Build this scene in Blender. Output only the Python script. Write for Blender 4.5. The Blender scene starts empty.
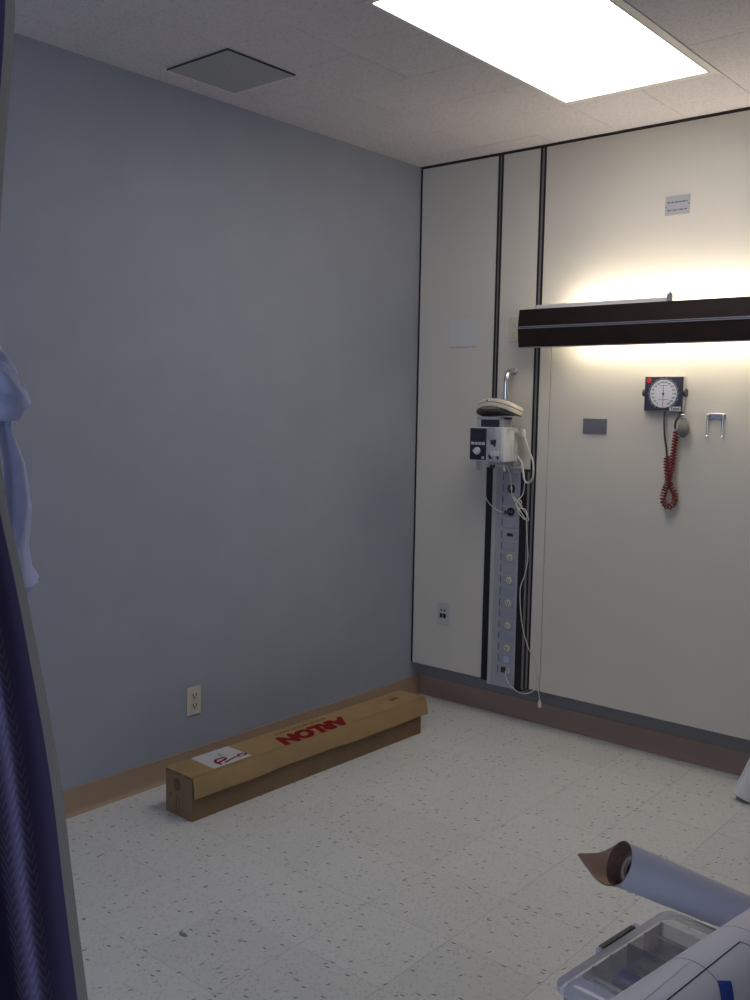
import bpy, bmesh, math, random
from mathutils import Vector, Matrix, noise
random.seed(7)
R = math.radians
PI = math.pi
scene = bpy.context.scene
COL = scene.collection

# ------------------------------------------------------------------ camera
cam_d = bpy.data.cameras.new('camera')
cam = bpy.data.objects.new('camera', cam_d)
COL.objects.link(cam)
cam_d.sensor_fit = 'HORIZONTAL'
cam_d.sensor_width = 36.0
cam_d.lens = 959.93 / 750.0 * 36.0
cam_d.clip_start = 0.02
cR = Vector((0.76362158, 0.64542115, 0.01770955))
cU = Vector((-0.07559075, 0.06212712, 0.99520162))
cF = Vector((-0.64122393, 0.76129611, -0.09622948))
m = Matrix.Identity(4)
for i in range(3):
    m[i][0], m[i][1], m[i][2] = cR[i], cU[i], -cF[i]
m[0][3], m[1][3], m[2][3] = 3.02586, -3.99595, 1.51121
cam.matrix_world = m
scene.camera = cam

# ------------------------------------------------------------------ world, daylight, exposure
w = bpy.data.worlds.new('world')
scene.world = w
w.use_nodes = True
bgn = w.node_tree.nodes['Background']
bgn.inputs['Color'].default_value = (0.55, 0.68, 1.0, 1)
bgn.inputs['Strength'].default_value = 0.5
TROFFER = 3.05           # ceiling lamp lens
BEDLAMP_UP = 14.5        # tubes in the headwall lamp
BEDLAMP_DN = 9.0
ld = bpy.data.lights.new('window_daylight', 'AREA')
ld.shape = 'RECTANGLE'
ld.size, ld.size_y = 1.7, 1.3
ld.energy = 17.0
ld.color = (0.64, 0.75, 1.0)
lo = bpy.data.objects.new('window_daylight', ld)
COL.objects.link(lo)
lo.location = (1.9, -6.05, 1.55)
lo.rotation_euler = (R(90), 0, 0)
vs = scene.view_settings
vs.view_transform = 'Standard'
vs.look = 'None'
vs.exposure = 0.98
vs.gamma = 1.0
vs.use_curve_mapping = False

# ------------------------------------------------------------------ helpers
class MB:
    """collects polygons for ONE mesh object"""
    def __init__(s): s.v = []; s.f = []; s.uv = None
    def add(s, vs, fs):
        o = len(s.v); s.v += [tuple(p) for p in vs]; s.f += [tuple(i + o for i in f) for f in fs]; return s
    def box(s, x0, x1, y0, y1, z0, z1):
        return s.add([(x0,y0,z0),(x1,y0,z0),(x1,y1,z0),(x0,y1,z0),(x0,y0,z1),(x1,y0,z1),(x1,y1,z1),(x0,y1,z1)],
            [(0,3,2,1),(4,5,6,7),(0,1,5,4),(1,2,6,5),(2,3,7,6),(3,0,4,7)])
    def rbox(s, x0, x1, y0, y1, z0, z1, b=0.004, seg=2):
        bm = bmesh.new()
        bmesh.ops.create_cube(bm, size=1)
        for v in bm.verts:
            v.co = Vector(((x0+x1)/2 + v.co.x*(x1-x0), (y0+y1)/2 + v.co.y*(y1-y0), (z0+z1)/2 + v.co.z*(z1-z0)))
        bmesh.ops.bevel(bm, geom=bm.edges[:] , offset=b, segments=seg, affect='EDGES', profile=0.5)
        bm.verts.index_update()
        s.add([v.co[:] for v in bm.verts], [[v.index for v in f.verts] for f in bm.faces]); bm.free()
        return s
    def cyl(s, c, axis, r, h, n=20, r2=None, cap=True):
        """from c along axis for h"""
        a = Vector(axis).normalized(); c = Vector(c)
        u = a.orthogonal().normalized(); w_ = a.cross(u)
        r2 = r if r2 is None else r2
        vs = []
        for k, rr in ((0, r), (1, r2)):
            for i in range(n):
                t = 2*PI*i/n
                vs.append(c + a*h*k + (u*math.cos(t) + w_*math.sin(t))*rr)
        fs = [(i, (i+1) % n, n+(i+1) % n, n+i) for i in range(n)]
        if cap: fs += [tuple(range(n-1, -1, -1)), tuple(range(n, 2*n))]
        return s.add(vs, fs)
    def lathe(s, c, axis, prof, n=24, u=None):
        """prof: (r, h) pairs along axis"""
        a = Vector(axis).normalized(); c = Vector(c)
        u = Vector(u).normalized() if u else a.orthogonal().normalized(); w_ = a.cross(u)
        vs = []
        for r, h in prof:
            for i in range(n):
                t = 2*PI*i/n
                vs.append(c + a*h + (u*math.cos(t) + w_*math.sin(t))*r)
        fs = []
        for j in range(len(prof)-1):
            for i in range(n):
                fs.append((j*n+i, j*n+(i+1) % n, (j+1)*n+(i+1) % n, (j+1)*n+i))
        return s.add(vs, fs)
    def tube(s, pts, r, n=8, closed=False, cap=True):
        pts = [Vector(p) for p in pts]; N = len(pts)
        rad = r if callable(r) else (lambda t: r)
        tang = []
        for i in range(N):
            a = pts[max(i-1, 0)]; b = pts[min(i+1, N-1)]
            tang.append((b-a).normalized())
        u = tang[0].orthogonal().normalized(); vs = []
        for i in range(N):
            t = tang[i]; u = (u - t*u.dot(t))
            u = u.normalized() if u.length > 1e-6 else t.orthogonal().normalized()
            w_ = t.cross(u); rr = rad(i/max(1, N-1))
            for k in range(n):
                q = 2*PI*k/n
                vs.append(pts[i] + (u*math.cos(q) + w_*math.sin(q))*rr)
        fs = [(j*n+k, j*n+(k+1) % n, (j+1)*n+(k+1) % n, (j+1)*n+k) for j in range(N-1) for k in range(n)]
        if cap: fs += [tuple(range(n-1, -1, -1)), tuple(range((N-1)*n, N*n))]
        return s.add(vs, fs)
    def grid(s, fn, nu, nv):
        """surface fn(i/nu, j/nv) -> point"""
        vs = [fn(i/nu, j/nv) for j in range(nv+1) for i in range(nu+1)]
        fs = [(j*(nu+1)+i, j*(nu+1)+i+1, (j+1)*(nu+1)+i+1, (j+1)*(nu+1)+i) for j in range(nv) for i in range(nu)]
        s.uv = [(i/nu, j/nv) for j in range(nv+1) for i in range(nu+1)]
        return s.add(vs, fs)
    def prism(s, poly, z0, z1, M=None):
        """polygon (x, y) extruded z0..z1; M maps to world"""
        n = len(poly)
        vs = [Vector((x, y, z0)) for x, y in poly] + [Vector((x, y, z1)) for x, y in poly]
        if M: vs = [M @ v for v in vs]
        return s.add(vs, [tuple(range(n-1, -1, -1)), tuple(range(n, 2*n))] + [(i, (i+1) % n, n+(i+1) % n, n+i) for i in range(n)])
    def xform(s, M): s.v = [tuple(M @ Vector(p)) for p in s.v]; return s
    def mesh(s, name, mat, smooth=None):
        me = bpy.data.meshes.new(name)
        me.from_pydata(s.v, [], s.f)
        me.materials.append(mat)
        if s.uv and len(s.uv) == len(s.v):
            ul = me.uv_layers.new(name='UVMap')
            for l in me.loops: ul.data[l.index].uv = s.uv[l.vertex_index]
        me.update()
        bm = bmesh.new(); bm.from_mesh(me); bmesh.ops.recalc_face_normals(bm, faces=bm.faces[:]); bm.to_mesh(me); bm.free()
        if smooth:
            me.polygons.foreach_set('use_smooth', [True]*len(me.polygons))
            me.set_sharp_from_angle(angle=R(smooth))
        return me
    def build(s, name, mat, parent=None, smooth=None, loc=None):
        me = s.mesh(name, mat, smooth)
        o = bpy.data.objects.new(name, me); COL.objects.link(o)
        if parent is not None:
            o.parent = parent
            o.matrix_parent_inverse = Matrix.Translation(-parent.matrix_basis.translation)
        return o

def tag(o, label=None, cat=None, group=None, kind=None):
    if label: o['label'] = label
    if cat: o['category'] = cat
    if group: o['group'] = group
    if kind: o['kind'] = kind
    return o

def thing(name, label, cat, loc=(0, 0, 0), group=None):
    o = bpy.data.objects.new(name, None); COL.objects.link(o)
    o.location = loc; o.empty_display_size = 0.05
    o.matrix_basis = Matrix.Translation(loc)
    return tag(o, label, cat, group)

def struct(name, mb, mat, parent=None, smooth=None):
    o = mb.build(name, mat, parent, smooth)
    if parent is None: o['kind'] = 'structure'
    return o

def catmull(pts, n=8):
    P = [Vector(p) for p in pts]; out = []
    for i in range(len(P)-1):
        p0, p1, p2, p3 = P[max(i-1, 0)], P[i], P[i+1], P[min(i+2, len(P)-1)]
        for k in range(n):
            t = k/n
            out.append(0.5*((2*p1) + (p2-p0)*t + (2*p0-5*p1+4*p2-p3)*t*t + (3*p1-p0-3*p2+p3)*t**3))
    out.append(P[-1]); return out

def text_mb(body, size, M, bold=0.0, shear=0.0, ext=0.0, align='CENTER', sx=1.0):
    """flat lettering as a mesh builder, M maps text plane (x right, y up) to the world"""
    cu = bpy.data.curves.new('lettering', 'FONT')
    cu.body = body; cu.size = size; cu.offset = bold; cu.shear = shear; cu.extrude = ext
    cu.align_x = align; cu.align_y = 'CENTER'; cu.resolution_u = 3
    o = bpy.data.objects.new('lettering', cu); COL.objects.link(o)
    dg = bpy.context.evaluated_depsgraph_get()
    me = bpy.data.meshes.new_from_object(o.evaluated_get(dg))
    b = MB(); b.add([M @ Vector((v.co.x*sx, v.co.y, v.co.z)) for v in me.vertices], [tuple(p.vertices) for p in me.polygons])
    bpy.data.objects.remove(o); bpy.data.curves.remove(cu); bpy.data.meshes.remove(me)
    return b

def basis(origin, x, y):
    x = Vector(x).normalized(); y = Vector(y); z = x.cross(y).normalized(); y = z.cross(x)
    M_ = Matrix.Identity(4)
    for i in range(3): M_[i][0], M_[i][1], M_[i][2], M_[i][3] = x[i], y[i], z[i], origin[i]
    return M_

# ------------------------------------------------------------------ materials
def mat(name, col, rough=0.5, metal=0.0, spec=0.5, noise_amt=0.0, noise_scale=20.0, bump=0.0, bump_scale=60.0, **kw):
    m_ = bpy.data.materials.new(name); m_.use_nodes = True
    nt = m_.node_tree; b = nt.nodes['Principled BSDF']
    b.inputs['Base Color'].default_value = (*col, 1)
    b.inputs['Roughness'].default_value = rough
    b.inputs['Metallic'].default_value = metal
    b.inputs['Specular IOR Level'].default_value = spec
    for k, v in kw.items(): b.inputs[k.replace('_', ' ')].default_value = v
    if noise_amt or bump:
        tc = nt.nodes.new('ShaderNodeNewGeometry')
    if noise_amt:
        n = nt.nodes.new('ShaderNodeTexNoise'); n.inputs['Scale'].default_value = noise_scale; n.inputs['Detail'].default_value = 5
        nt.links.new(tc.outputs['Position'], n.inputs['Vector'])
        mp = nt.nodes.new('ShaderNodeMapRange')
        mp.inputs['From Min'].default_value = 0.3; mp.inputs['From Max'].default_value = 0.7
        mp.inputs['To Min'].default_value = 1-noise_amt; mp.inputs['To Max'].default_value = 1+noise_amt
        nt.links.new(n.outputs['Fac'], mp.inputs['Value'])
        mx = nt.nodes.new('ShaderNodeVectorMath'); mx.operation = 'SCALE'
        mx.inputs[0].default_value = col
        nt.links.new(mp.outputs['Result'], mx.inputs['Scale'])
        nt.links.new(mx.outputs['Vector'], b.inputs['Base Color'])
    if bump:
        n2 = nt.nodes.new('ShaderNodeTexNoise'); n2.inputs['Scale'].default_value = bump_scale; n2.inputs['Detail'].default_value = 3
        nt.links.new(tc.outputs['Position'], n2.inputs['Vector'])
        bp = nt.nodes.new('ShaderNodeBump'); bp.inputs['Strength'].default_value = bump; bp.inputs['Distance'].default_value = 0.002
        nt.links.new(n2.outputs['Fac'], bp.inputs['Height']); nt.links.new(bp.outputs['Normal'], b.inputs['Normal'])
    return m_

def emit(name, col, strength):
    m_ = bpy.data.materials.new(name); m_.use_nodes = True
    nt = m_.node_tree; nt.nodes.clear()
    e = nt.nodes.new('ShaderNodeEmission'); o = nt.nodes.new('ShaderNodeOutputMaterial')
    e.inputs['Color'].default_value = (*col, 1); e.inputs['Strength'].default_value = strength
    nt.links.new(e.outputs[0], o.inputs[0]); return m_

def floor_mat():
    m_ = mat('vinyl_tile', (0.6, 0.6, 0.56), 0.28, spec=0.45)
    nt = m_.node_tree; b = nt.nodes['Principled BSDF']; N = nt.nodes.new; L = nt.links.new
    g = N('ShaderNodeNewGeometry'); oi = N('ShaderNodeObjectInfo')
    def flecks(scale, rot, thr, keep, seed):
        mp = N('ShaderNodeMapping'); mp.vector_type = 'TEXTURE'; mp.inputs['Rotation'].default_value = (0, 0, rot); mp.inputs['Scale'].default_value = (1/scale[0], 1/scale[1], 1)
        mp.inputs['Location'].default_value = (seed, seed*1.7, 0)
        # wobble so chips are irregular
        nz = N('ShaderNodeTexNoise'); nz.inputs['Scale'].default_value = 55
        L(g.outputs['Position'], nz.inputs['Vector'])
        sub = N('ShaderNodeVectorMath'); sub.operation = 'MULTIPLY_ADD'
        sub.inputs[1].default_value = (0.0022, 0.0022, 0); L(nz.outputs['Color'], sub.inputs[0]); L(g.outputs['Position'], sub.inputs[2])
        L(sub.outputs[0], mp.inputs['Vector'])
        v = N('ShaderNodeTexVoronoi'); v.voronoi_dimensions = '2D'; v.inputs['Scale'].default_value = 1
        L(mp.outputs[0], v.inputs['Vector'])
        lt = N('ShaderNodeMath'); lt.operation = 'LESS_THAN'; lt.inputs[1].default_value = thr; L(v.outputs['Distance'], lt.inputs[0])
        sp = N('ShaderNodeSeparateColor'); L(v.outputs['Color'], sp.inputs[0])
        k = N('ShaderNodeMath'); k.operation = 'LESS_THAN'; k.inputs[1].default_value = keep; L(sp.outputs[0], k.inputs[0])
        mu = N('ShaderNodeMath'); mu.operation = 'MULTIPLY'; L(lt.outputs[0], mu.inputs[0]); L(k.outputs[0], mu.inputs[1])
        return mu.outputs[0]
    n = N('ShaderNodeTexNoise'); n.inputs['Scale'].default_value = 110; n.inputs['Detail'].default_value = 3
    L(g.outputs['Position'], n.inputs['Vector'])
    cr = N('ShaderNodeValToRGB'); cr.color_ramp.elements[0].position = 0.2; cr.color_ramp.elements[1].position = 0.8
    cr.color_ramp.elements[0].color = (0.62, 0.625, 0.595, 1); cr.color_ramp.elements[1].color = (0.72, 0.72, 0.69, 1)
    L(n.outputs['Fac'], cr.inputs[0])
    cur = cr.outputs[0]
    for scale, rot, thr, keep, seed, colr, f in (
        ((45, 150, 1), 0.5, 0.30, 0.13, 3.1, (0.25, 0.25, 0.24, 1), 0.30),
        ((45, 140, 1), 2.0, 0.28, 0.12, 8.3, (0.27, 0.26, 0.25, 1), 0.30),
        ((30, 95, 1), 0.15, 0.23, 0.04, 1.3, (0.05, 0.05, 0.05, 1), 0.85),
        ((30, 100, 1), 1.2, 0.22, 0.03, 5.7, (0.06, 0.06, 0.06, 1), 0.85),
        ((45, 150, 1), 2.6, 0.28, 0.12, 6.9, (0.30, 0.30, 0.28, 1), 0.30)):
        mx = N('ShaderNodeMix'); mx.data_type = 'RGBA'
        fl = flecks(scale, rot, thr, keep, seed)
        mm = N('ShaderNodeMath'); mm.operation = 'MULTIPLY'; mm.inputs[1].default_value = f; L(fl, mm.inputs[0])
        L(mm.outputs[0], mx.inputs[0]); L(cur, mx.inputs[6]); mx.inputs[7].default_value = colr
        cur = mx.outputs[2]
    # slight tone difference from tile to tile
    mr = N('ShaderNodeMapRange'); mr.inputs['To Min'].default_value = 0.96; mr.inputs['To Max'].default_value = 1.03
    L(oi.outputs['Random'], mr.inputs['Value'])
    sc = N('ShaderNodeVectorMath'); sc.operation = 'SCALE'; L(cur, sc.inputs[0]); L(mr.outputs[0], sc.inputs['Scale'])
    L(sc.outputs[0], b.inputs['Base Color'])
    n3 = N('ShaderNodeTexNoise'); n3.inputs['Scale'].default_value = 6; L(g.outputs['Position'], n3.inputs['Vector'])
    r3 = N('ShaderNodeMapRange'); r3.inputs['To Min'].default_value = 0.295; r3.inputs['To Max'].default_value = 0.36
    L(n3.outputs['Fac'], r3.inputs['Value']); L(r3.outputs[0], b.inputs['Roughness'])
    return m_

def ceil_mat():
    m_ = mat('acoustic_tile', (0.72, 0.70, 0.68), 0.9, spec=0.15)
    nt = m_.node_tree; b = nt.nodes['Principled BSDF']; N = nt.nodes.new; L = nt.links.new
    g = N('ShaderNodeNewGeometry'); oi = N('ShaderNodeObjectInfo')
    n = N('ShaderNodeTexNoise'); n.inputs['Scale'].default_value = 90; n.inputs['Detail'].default_value = 4; n.inputs['Roughness'].default_value = 0.7
    L(g.outputs['Position'], n.inputs['Vector'])
    cr = N('ShaderNodeValToRGB'); cr.color_ramp.elements[0].position = 0.30; cr.color_ramp.elements[1].position = 0.52
    cr.color_ramp.elements[0].color = (0.52, 0.485, 0.495, 1); cr.color_ramp.elements[1].color = (0.665, 0.625, 0.635, 1)
    L(n.outputs['Fac'], cr.inputs[0])
    mr = N('ShaderNodeMapRange'); mr.inputs['To Min'].default_value = 0.985; mr.inputs['To Max'].default_value = 1.012
    L(oi.outputs['Random'], mr.inputs['Value'])
    sc = N('ShaderNodeVectorMath'); sc.operation = 'SCALE'; L(cr.outputs[0], sc.inputs[0]); L(mr.outputs[0], sc.inputs['Scale'])
    L(sc.outputs[0], b.inputs['Base Color'])
    bp = N('ShaderNodeBump'); bp.inputs['Strength'].default_value = 0.35; bp.inputs['Distance'].default_value = 0.002
    L(n.outputs['Fac'], bp.inputs['Height']); L(bp.outputs[0], b.inputs['Normal'])
    return m_

def curtain_mat():
    m_ = mat('curtain_weave', (0.12, 0.09, 0.32), 0.85, spec=0.1)
    nt = m_.node_tree; b = nt.nodes['Principled BSDF']; N = nt.nodes.new; L = nt.links.new
    uv = N('ShaderNodeUVMap'); sp = N('ShaderNodeSeparateXYZ'); L(uv.outputs[0], sp.inputs[0])
    def M(op, a, b_=None):
        q = N('ShaderNodeMath'); q.operation = op
        for i, x in enumerate((a, b_)):
            if x is None: continue
            if isinstance(x, (int, float)): q.inputs[i].default_value = x
            else: L(x, q.inputs[i])
        return q.outputs[0]
    u = M('MULTIPLY', sp.outputs[0], 38.0); v = M('MULTIPLY', sp.outputs[1], 190.0)
    zig = M('ABSOLUTE', M('SUBTRACT', M('FRACT', u), 0.5))
    ph = M('FRACT', M('ADD', v, M('MULTIPLY', zig, 3.0)))
    stripe = M('LESS_THAN', ph, 0.42)
    col_on = M('LESS_THAN', M('FRACT', M('MULTIPLY', sp.outputs[0], 5.2)), 0.62)   # woven bands alternate with plain
    past = M('GREATER_THAN', sp.outputs[0], 0.046)
    fac = M('MULTIPLY', M('MULTIPLY', stripe, col_on), past)
    mx = N('ShaderNodeMix'); mx.data_type = 'RGBA'
    L(fac, mx.inputs[0]); mx.inputs[6].default_value = (0.082, 0.066, 0.135, 1); mx.inputs[7].default_value = (0.118, 0.112, 0.165, 1)
    L(mx.outputs[2], b.inputs['Base Color'])
    bp = N('ShaderNodeBump'); bp.inputs['Strength'].default_value = 0.5; bp.inputs['Distance'].default_value = 0.002
    L(fac, bp.inputs['Height']); L(bp.outputs[0], b.inputs['Normal'])
    return m_

def clear_mat(name, col, a, rough=0.12):
    """clear moulded plastic: see-through with a milky, glossy skin"""
    m_ = bpy.data.materials.new(name); m_.use_nodes = True
    nt = m_.node_tree; b = nt.nodes['Principled BSDF']; N = nt.nodes.new; L = nt.links.new
    b.inputs['Base Color'].default_value = (*col, 1); b.inputs['Roughness'].default_value = rough
    t = N('ShaderNodeBsdfTransparent'); t.inputs[0].default_value = (0.975, 0.975, 0.98, 1)
    fr = N('ShaderNodeFresnel'); fr.inputs['IOR'].default_value = 1.35
    ad = N('ShaderNodeMath'); ad.operation = 'ADD'; ad.inputs[1].default_value = a; ad.use_clamp = True; L(fr.outputs[0], ad.inputs[0])
    mx = N('ShaderNodeMixShader'); L(ad.outputs[0], mx.inputs[0]); L(t.outputs[0], mx.inputs[1]); L(b.outputs[0], mx.inputs[2])
    L(mx.outputs[0], nt.nodes['Material Output'].inputs[0])
    return m_

M_floor = floor_mat()
M_ceil = ceil_mat()
M_grout = mat('tile_joint', (0.52, 0.51, 0.49), 0.9)
M_cjoint = mat('ceiling_joint', (0.45, 0.43, 0.43), 0.9)
M_lwall = mat('blue_grey_paint', (0.318, 0.340, 0.388), 0.55, spec=0.35, noise_amt=0.03, noise_scale=5, bump=0.05, bump_scale=180)
M_rwall = mat('cream_laminate', (0.62, 0.585, 0.52), 0.48, spec=0.4, noise_amt=0.015, noise_scale=3)
M_recess = mat('grey_wall_paint', (0.20, 0.20, 0.215), 0.7)
M_room = mat('plain_room_paint', (0.50, 0.50, 0.50), 0.8)
M_base = mat('tan_vinyl_base', (0.36, 0.25, 0.17), 0.5, spec=0.35, noise_amt=0.04, noise_scale=9)
M_base2 = mat('brown_vinyl_base', (0.31, 0.225, 0.185), 0.5, spec=0.35, noise_amt=0.04, noise_scale=9)
M_black = mat('black_plastic', (0.010, 0.010, 0.012), 0.45)
M_dkedge = mat('dark_bronze_trim', (0.05, 0.042, 0.04), 0.5)
M_channel = mat('grey_channel', (0.20, 0.19, 0.19), 0.45)
M_silver = mat('brushed_silver', (0.42, 0.42, 0.43), 0.35, metal=0.8)
M_chrome = mat('chrome', (0.75, 0.75, 0.77), 0.12, metal=1.0)
M_steelplate = mat('dark_steel_plate', (0.20, 0.20, 0.23), 0.42, metal=0.5)
M_white = mat('white_plastic', (0.66, 0.66, 0.66), 0.4)
M_frame = mat('white_enamel', (0.70, 0.67, 0.64), 0.45)
M_ivory = mat('ivory_plastic', (0.58, 0.54, 0.42), 0.42)
M_beige = mat('beige_plastic', (0.66, 0.60, 0.47), 0.42)
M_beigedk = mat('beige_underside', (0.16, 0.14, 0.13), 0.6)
M_lens = emit('lamp_lens', (1.0, 0.955, 0.935), TROFFER)
M_tubeU = emit('lamp_tube_up', (1.0, 0.91, 0.74), BEDLAMP_UP)
M_tubeD = emit('lamp_tube_down', (1.0, 0.91, 0.72), BEDLAMP_DN)
M_wood = mat('dark_walnut', (0.016, 0.007, 0.006), 0.55, spec=0.25, noise_amt=0.25, noise_scale=14)
M_ventp = mat('vent_face', (0.40, 0.40, 0.39), 0.7)
M_ventd = mat('vent_dark', (0.03, 0.03, 0.035), 0.8)
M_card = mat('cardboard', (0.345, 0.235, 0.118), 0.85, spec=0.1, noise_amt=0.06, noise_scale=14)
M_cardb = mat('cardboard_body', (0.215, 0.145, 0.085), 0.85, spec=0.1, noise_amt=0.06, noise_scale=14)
M_cardin = mat('cardboard_edge', (0.10, 0.06, 0.03), 0.9)
M_red = mat('red_print', (0.20, 0.010, 0.013), 0.8, spec=0.1)
M_dkprint = mat('brown_print', (0.14, 0.085, 0.045), 0.85, spec=0.1)
M_label = mat('white_label', (0.55, 0.54, 0.55), 0.5)
M_paper = mat('white_vinyl_film', (0.56, 0.57, 0.66), 0.5, spec=0.3)
M_paper2 = mat('white_plot_paper', (0.68, 0.67, 0.70), 0.55, spec=0.25)
M_kraft = mat('kraft_liner', (0.44, 0.26, 0.165), 0.8, noise_amt=0.08, noise_scale=40)
M_kraftdk = mat('kraft_roll_end', (0.16, 0.09, 0.065), 0.85, noise_amt=0.2, noise_scale=120)
M_core = mat('grey_board_core', (0.33, 0.27, 0.22), 0.85)
M_bore = mat('core_bore_shade', (0.05, 0.038, 0.03), 0.95, spec=0.05)  # core board darkened, shade of the hole put into the colour
M_ink = mat('black_ink', (0.02, 0.02, 0.025), 0.6)
M_inkf = mat('grey_ink', (0.28, 0.28, 0.30), 0.6)
M_inkm = mat('dark_grey_ink', (0.10, 0.10, 0.11), 0.6)
M_tape = mat('blue_tape', (0.015, 0.055, 0.33), 0.6)
M_clear = clear_mat('clear_plastic', (0.78, 0.77, 0.78), 0.12, 0.07)
M_cleard = clear_mat('clear_plastic_divider', (0.60, 0.57, 0.56), 0.17)
M_cleart = clear_mat('clear_plastic_rim', (0.70, 0.70, 0.76), 0.42)
M_latch = mat('black_latch', (0.03, 0.03, 0.03), 0.5)
M_curt = curtain_mat()
M_hem = mat('beige_hem', (0.30, 0.27, 0.23), 0.85, spec=0.1, bump=0.6, bump_scale=500)
M_bluec = mat('light_blue_cloth', (0.52, 0.58, 0.86), 0.85, spec=0.1, noise_amt=0.05, noise_scale=30, bump=0.3, bump_scale=400)
M_grey = mat('grey_fascia', (0.36, 0.37, 0.395), 0.45)
M_mod = mat('grey_module', (0.31, 0.325, 0.37), 0.45)
M_modb = mat('blue_grey_module', (0.29, 0.315, 0.39), 0.45)
M_slot = mat('slot_shadow', (0.035, 0.037, 0.045), 0.7)
M_slot2 = mat('module_notch', (0.11, 0.12, 0.15), 0.7)
M_pump = mat('pump_white', (0.58, 0.60, 0.60), 0.4)
M_pumpg = mat('pump_grey', (0.36, 0.38, 0.42), 0.4)
M_navy = mat('navy_panel', (0.014, 0.017, 0.035), 0.35)
M_screen = mat('dark_screen', (0.022, 0.025, 0.03), 0.2)
M_green = mat('pale_green_clip', (0.42, 0.46, 0.30), 0.5)
M_cord = mat('white_cord', (0.60, 0.59, 0.55), 0.5)
M_cordd = mat('black_hose', (0.035, 0.035, 0.04), 0.5)
M_dial = mat('dial_white', (0.62, 0.64, 0.70), 0.4)
M_gauge = mat('gauge_face', (0.035, 0.035, 0.06), 0.35)
M_gbox = mat('gauge_grey_box', (0.34, 0.33, 0.33), 0.45)
M_coil = mat('red_coil', (0.19, 0.014, 0.013), 0.45)
M_bulb = mat('grey_rubber', (0.15, 0.145, 0.145), 0.6)
M_redst = mat('red_sticker', (0.55, 0.03, 0.03), 0.5)
M_table = mat('grey_table_top', (0.60, 0.54, 0.49), 0.5)
M_glass = clear_mat('window_glass', (0.8, 0.85, 0.9), 0.02, 0.03)
M_bluetint = mat('blue_tool', (0.02, 0.05, 0.30), 0.4)
M_steel = mat('tool_steel', (0.35, 0.35, 0.37), 0.3, metal=0.8)

# ------------------------------------------------------------------ the room
H = 2.708
T = 0.3048
PY = -0.092           # front of the headwall panels
XR, YB = 4.6, -6.1    # far extents of the room
TX, TY = 0.0, -0.0234  # floor grid origin

fl = struct('floor', MB().box(0, XR, YB, 0, -0.05, -0.0012), M_grout)
tm = MB().box(-T/2+0.0005, T/2-0.0005, -T/2+0.0005, T/2-0.0005, -0.0025, 0).mesh('tile', M_floor)
cut = MB().box(-T/2+0.0005, T/2-0.0005, -0.0117, 0.0117, -0.0025, 0).mesh('tile', M_floor)
for i in range(10):
    o = bpy.data.objects.new('tile', cut); COL.objects.link(o); o.parent = fl; o.location = (TX+(i+.5)*T, -0.0117, 0)
    for j in range(11):
        o = bpy.data.objects.new('tile', tm); COL.objects.link(o); o.parent = fl
        o.location = (TX + (i+.5)*T, TY - (j+.5)*T, 0)
xe, ye = TX+10*T, TY-11*T
o = MB().box(xe, XR, YB, 0, -0.0025, 0).box(0, xe, YB, ye, -0.0025, 0).build('floor_covering', M_floor, fl)

# ceiling: 12 inch acoustic tiles, a troffer and an air vent
CX, CY = 0.150, -0.545
VX0, VX1, VY0, VY1 = 0.112, 0.465, -1.766, -1.420
ce = struct('ceiling', MB().box(-.1, XR, YB, .1, H+0.016, H+0.09), M_cjoint)
cxs = [0.0] + [CX+k*T for k in range(0, 9)]
cys = [PY+0.092] + [CY+T] + [CY-k*T for k in range(0, 10)]
g = 0.0007
for i in range(len(cxs)-1):
    for j in range(len(cys)-1):
        x0, x1, y1, y0 = cxs[i], cxs[i+1], cys[j], cys[j+1]
        mx, my = (x0+x1)/2, (y0+y1)/2
        if 1.06 < mx < 1.69 and -1.77 < my < -0.54: continue
        if 0.15 < mx < 0.46 and -1.77 < my < -1.45: continue
        dz = random.uniform(-0.0007, 0.0003)
        w_, d_ = (x1-x0)/2-g, (y1-y0)/2-g
        o = MB().box(-w_, w_, -d_, d_, 0, 0.018).build('ceiling_tile', M_ceil, ce)
        o.location = (mx, my, H+dz)
xe, ye = cxs[-1], cys[-1]
MB().box(xe, XR, YB, 0, H, H+.016).box(0, xe, YB, ye, H, H+.016).build('ceiling_board', M_ceil, ce)

struct('wall_left', MB().box(-0.1, 0, YB, 0.0, -0.05, H+0.09), M_lwall)
wr = struct('wall_right', MB().box(-0.1, XR, 0, 0.1, -0.05, H+0.09), M_recess)
struct('wall_side', MB().box(XR, XR+.1, YB-.1, 0.1, -.05, H+.09), M_room)
wx0, wx1, wz0, wz1 = 1.0, 2.8, 0.85, 2.25
rear = MB()
rear.box(-.1, wx0, YB-.1, YB, -.05, H+.09); rear.box(wx1, XR, YB-.1, YB, -.05, H+.09)
rear.box(wx0, wx1, YB-.1, YB, -.05, wz0); rear.box(wx0, wx1, YB-.1, YB, wz1, H+.09)
struct('wall_rear', rear, M_room)
win = struct('window_1', MB().box(wx0, wx0+.05, YB-.09, YB-.03, wz0, wz1).box(wx1-.05, wx1, YB-.09, YB-.03, wz0, wz1)
       .box(wx0+.05, wx1-.05, YB-.09, YB-.03, wz0, wz0+.05).box(wx0+.05, wx1-.05, YB-.09, YB-.03, wz1-.05, wz1)
       .box(1.88, 1.92, YB-.09, YB-.03, wz0+.05, wz1-.05), M_frame)
MB().box(wx0+.05, 1.88, YB-.065, YB-.06, wz0+.05, wz1-.05).build('pane', M_glass, win)
MB().box(1.92, wx1-.05, YB-.065, YB-.06, wz0+.05, wz1-.05).build('pane', M_glass, win)

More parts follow.
